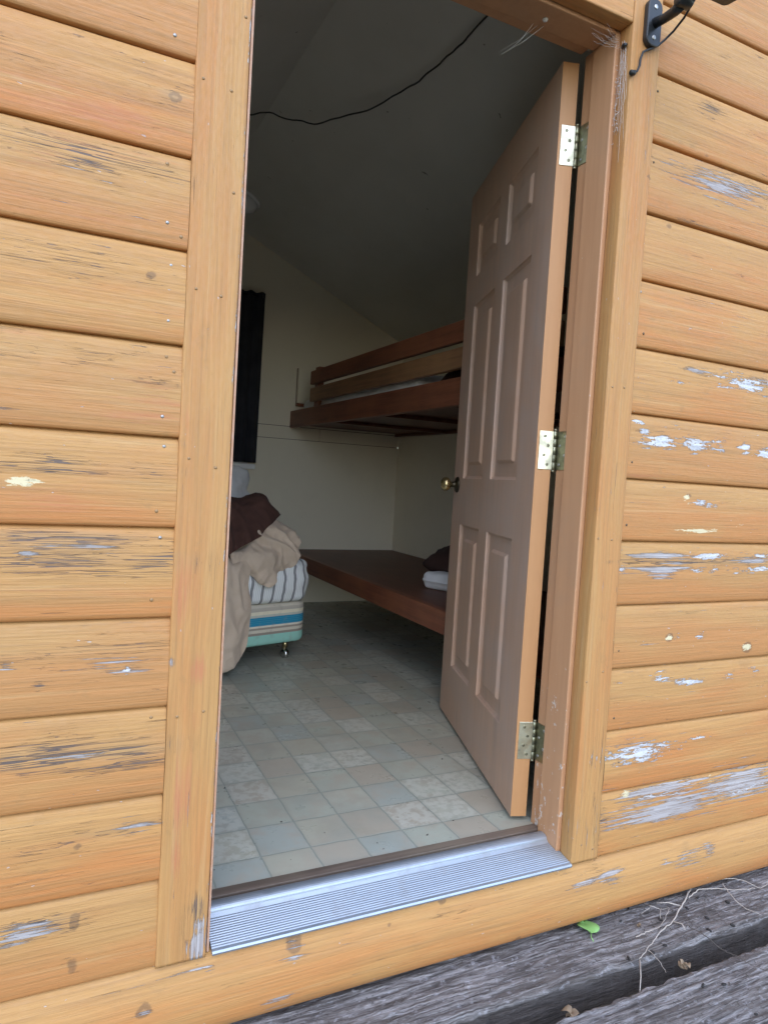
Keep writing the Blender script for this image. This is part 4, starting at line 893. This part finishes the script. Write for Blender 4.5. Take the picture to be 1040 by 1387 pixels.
for i, (x, y_) in enumerate([(1.128, -.13), (1.371, -.137), (1.092, -.015), (1.313, -.039), (1.387, -.014), (1.076, -.137), (1.151, -.282), (1.1, -.266), (1.138, -.373), (1.155, .02), (1.003, -.132), (1.29, -.129), (1.20, -.05), (1.45, -.06), (1.33, -.09), (1.26, -.33)]):
    r = random.Random(i); m = MB().lathe([(.001, -.0065), (.0028, -.005), (.0036, 0), (.0028, .005), (.001, .0065)], (0, 0, 0), (1, 0, 0), 9)
    o = m.build('seed', M['seed']); o.location = (x, y_, -.2095); o.rotation_euler = (0, r.uniform(-.3, .3), r.uniform(0, 3.1)); s = r.uniform(.7, 1.15); o.scale = (s, s, s)
    tag(o, 'tiny black seed lying on the grey deck planks', 'seed', 'black seeds scattered on the deck')
def dry_leaf(c_, R_, seed, label, n=7):
    m = MB(); rg = random.Random(seed)
    for q in range(n):
        a = rg.uniform(0, 6.28); L_ = R_ * rg.uniform(.7, 1.2); w = R_ * .35; d = Vector((math.cos(a), math.sin(a), rg.uniform(-.2, .5))).normalized(); s_ = d.cross(Vector((0, 0, 1))).normalized(); v = []
        b = Vector((rg.uniform(-.3, .3) * R_, rg.uniform(-.3, .3) * R_, rg.uniform(0, .3) * R_))
        for i in range(6):
            t_ = i / 5; ww = w * math.sin(math.pi * (.08 + .9 * t_)); c0 = b + d * (L_ * (t_ - .4)) + Vector((0, 0, .3 * R_ * math.sin(t_ * 4 + q)))
            v += [c0 - s_ * ww + Vector((0, 0, ww * .6)), c0, c0 + s_ * ww + Vector((0, 0, ww * .6))]
        m.add(v, [(i * 3 + k, i * 3 + k + 1, i * 3 + k + 4, i * 3 + k + 3) for i in range(5) for k in range(2)], True)
    o = m.build('dry_leaf', M['dryleaf']); o.location = c_; s = o.modifiers.new('s', 'SOLIDIFY'); s.thickness = .0006
    return tag(o, label, 'dry leaf')
dry_leaf((1.127, -.192, -.226), .022, 3, 'crumpled dry leaf caught in the middle of the plank gap')
dry_leaf((.760, -.205, -.236), .030, 6, 'curled brown leaf in the plank gap near the bottom of the picture')
dry_leaf((1.125, -.045, -.210), .011, 9, 'small reddish leaf scrap under the crooked short twig', 3)

m = MB(); rg = random.Random(77)
for k in range(420):
    far = rg.random() < .3
    x = rg.gauss(1.22, .20) if not far else rg.uniform(.1, 1.9); y_ = rg.uniform(-.135, .03) if rg.random() < .72 else rg.uniform(-.40, -.225); L_ = rg.uniform(.0012, .0045); a = rg.uniform(0, 3.14)
    z = -.2105 if y_ > -.15 else -.2135; d = Vector((math.cos(a), math.sin(a), rg.uniform(-.2, .2))) * L_
    m.tube([Vector((x, y_, z)) - d, Vector((x, y_, z + rg.uniform(0, .001))) + d], rg.uniform(.0004, .0012), 4)
for k in range(60):
    x = rg.gauss(1.24, .16); y_ = rg.uniform(-.12, .02); a = rg.uniform(0, 3.14); L_ = rg.uniform(.012, .035); d = Vector((math.cos(a), math.sin(a), 0)) * L_; c0 = Vector((x, y_, -.2075))
    m.tube([c0 - d, c0 + Vector((rg.uniform(-.004, .004), rg.uniform(-.004, .004), .002)), c0 + d], .00045, 4)
o = m.build('litter', M['twigdark']); tag(o, 'fine dark crumbs and straws scattered over the deck planks', 'litter', kind='stuff')

m = MB(); rg = random.Random(5)
for x, y_ in [(.272, .39), (.175, .63), (.20, .86), (.24, .21), (.36, .30)] + [(rg.uniform(.05, .95), .17 + abs(rg.gauss(0, .35))) for k in range(9)]:
    a = rg.uniform(0, 3.1); L_ = rg.uniform(.001, .0032); d = Vector((math.cos(a), math.sin(a), 0)) * L_; m.tube([Vector((x, y_, .0012)) - d, Vector((x, y_, .0016)), Vector((x, y_, .0012)) + d], [L_ * .35, L_ * .6, L_ * .3], 5)
tag(m.build('grit', M['seed']), 'tiny dark crumbs tracked onto the vinyl floor by the door', 'grit', kind='stuff')
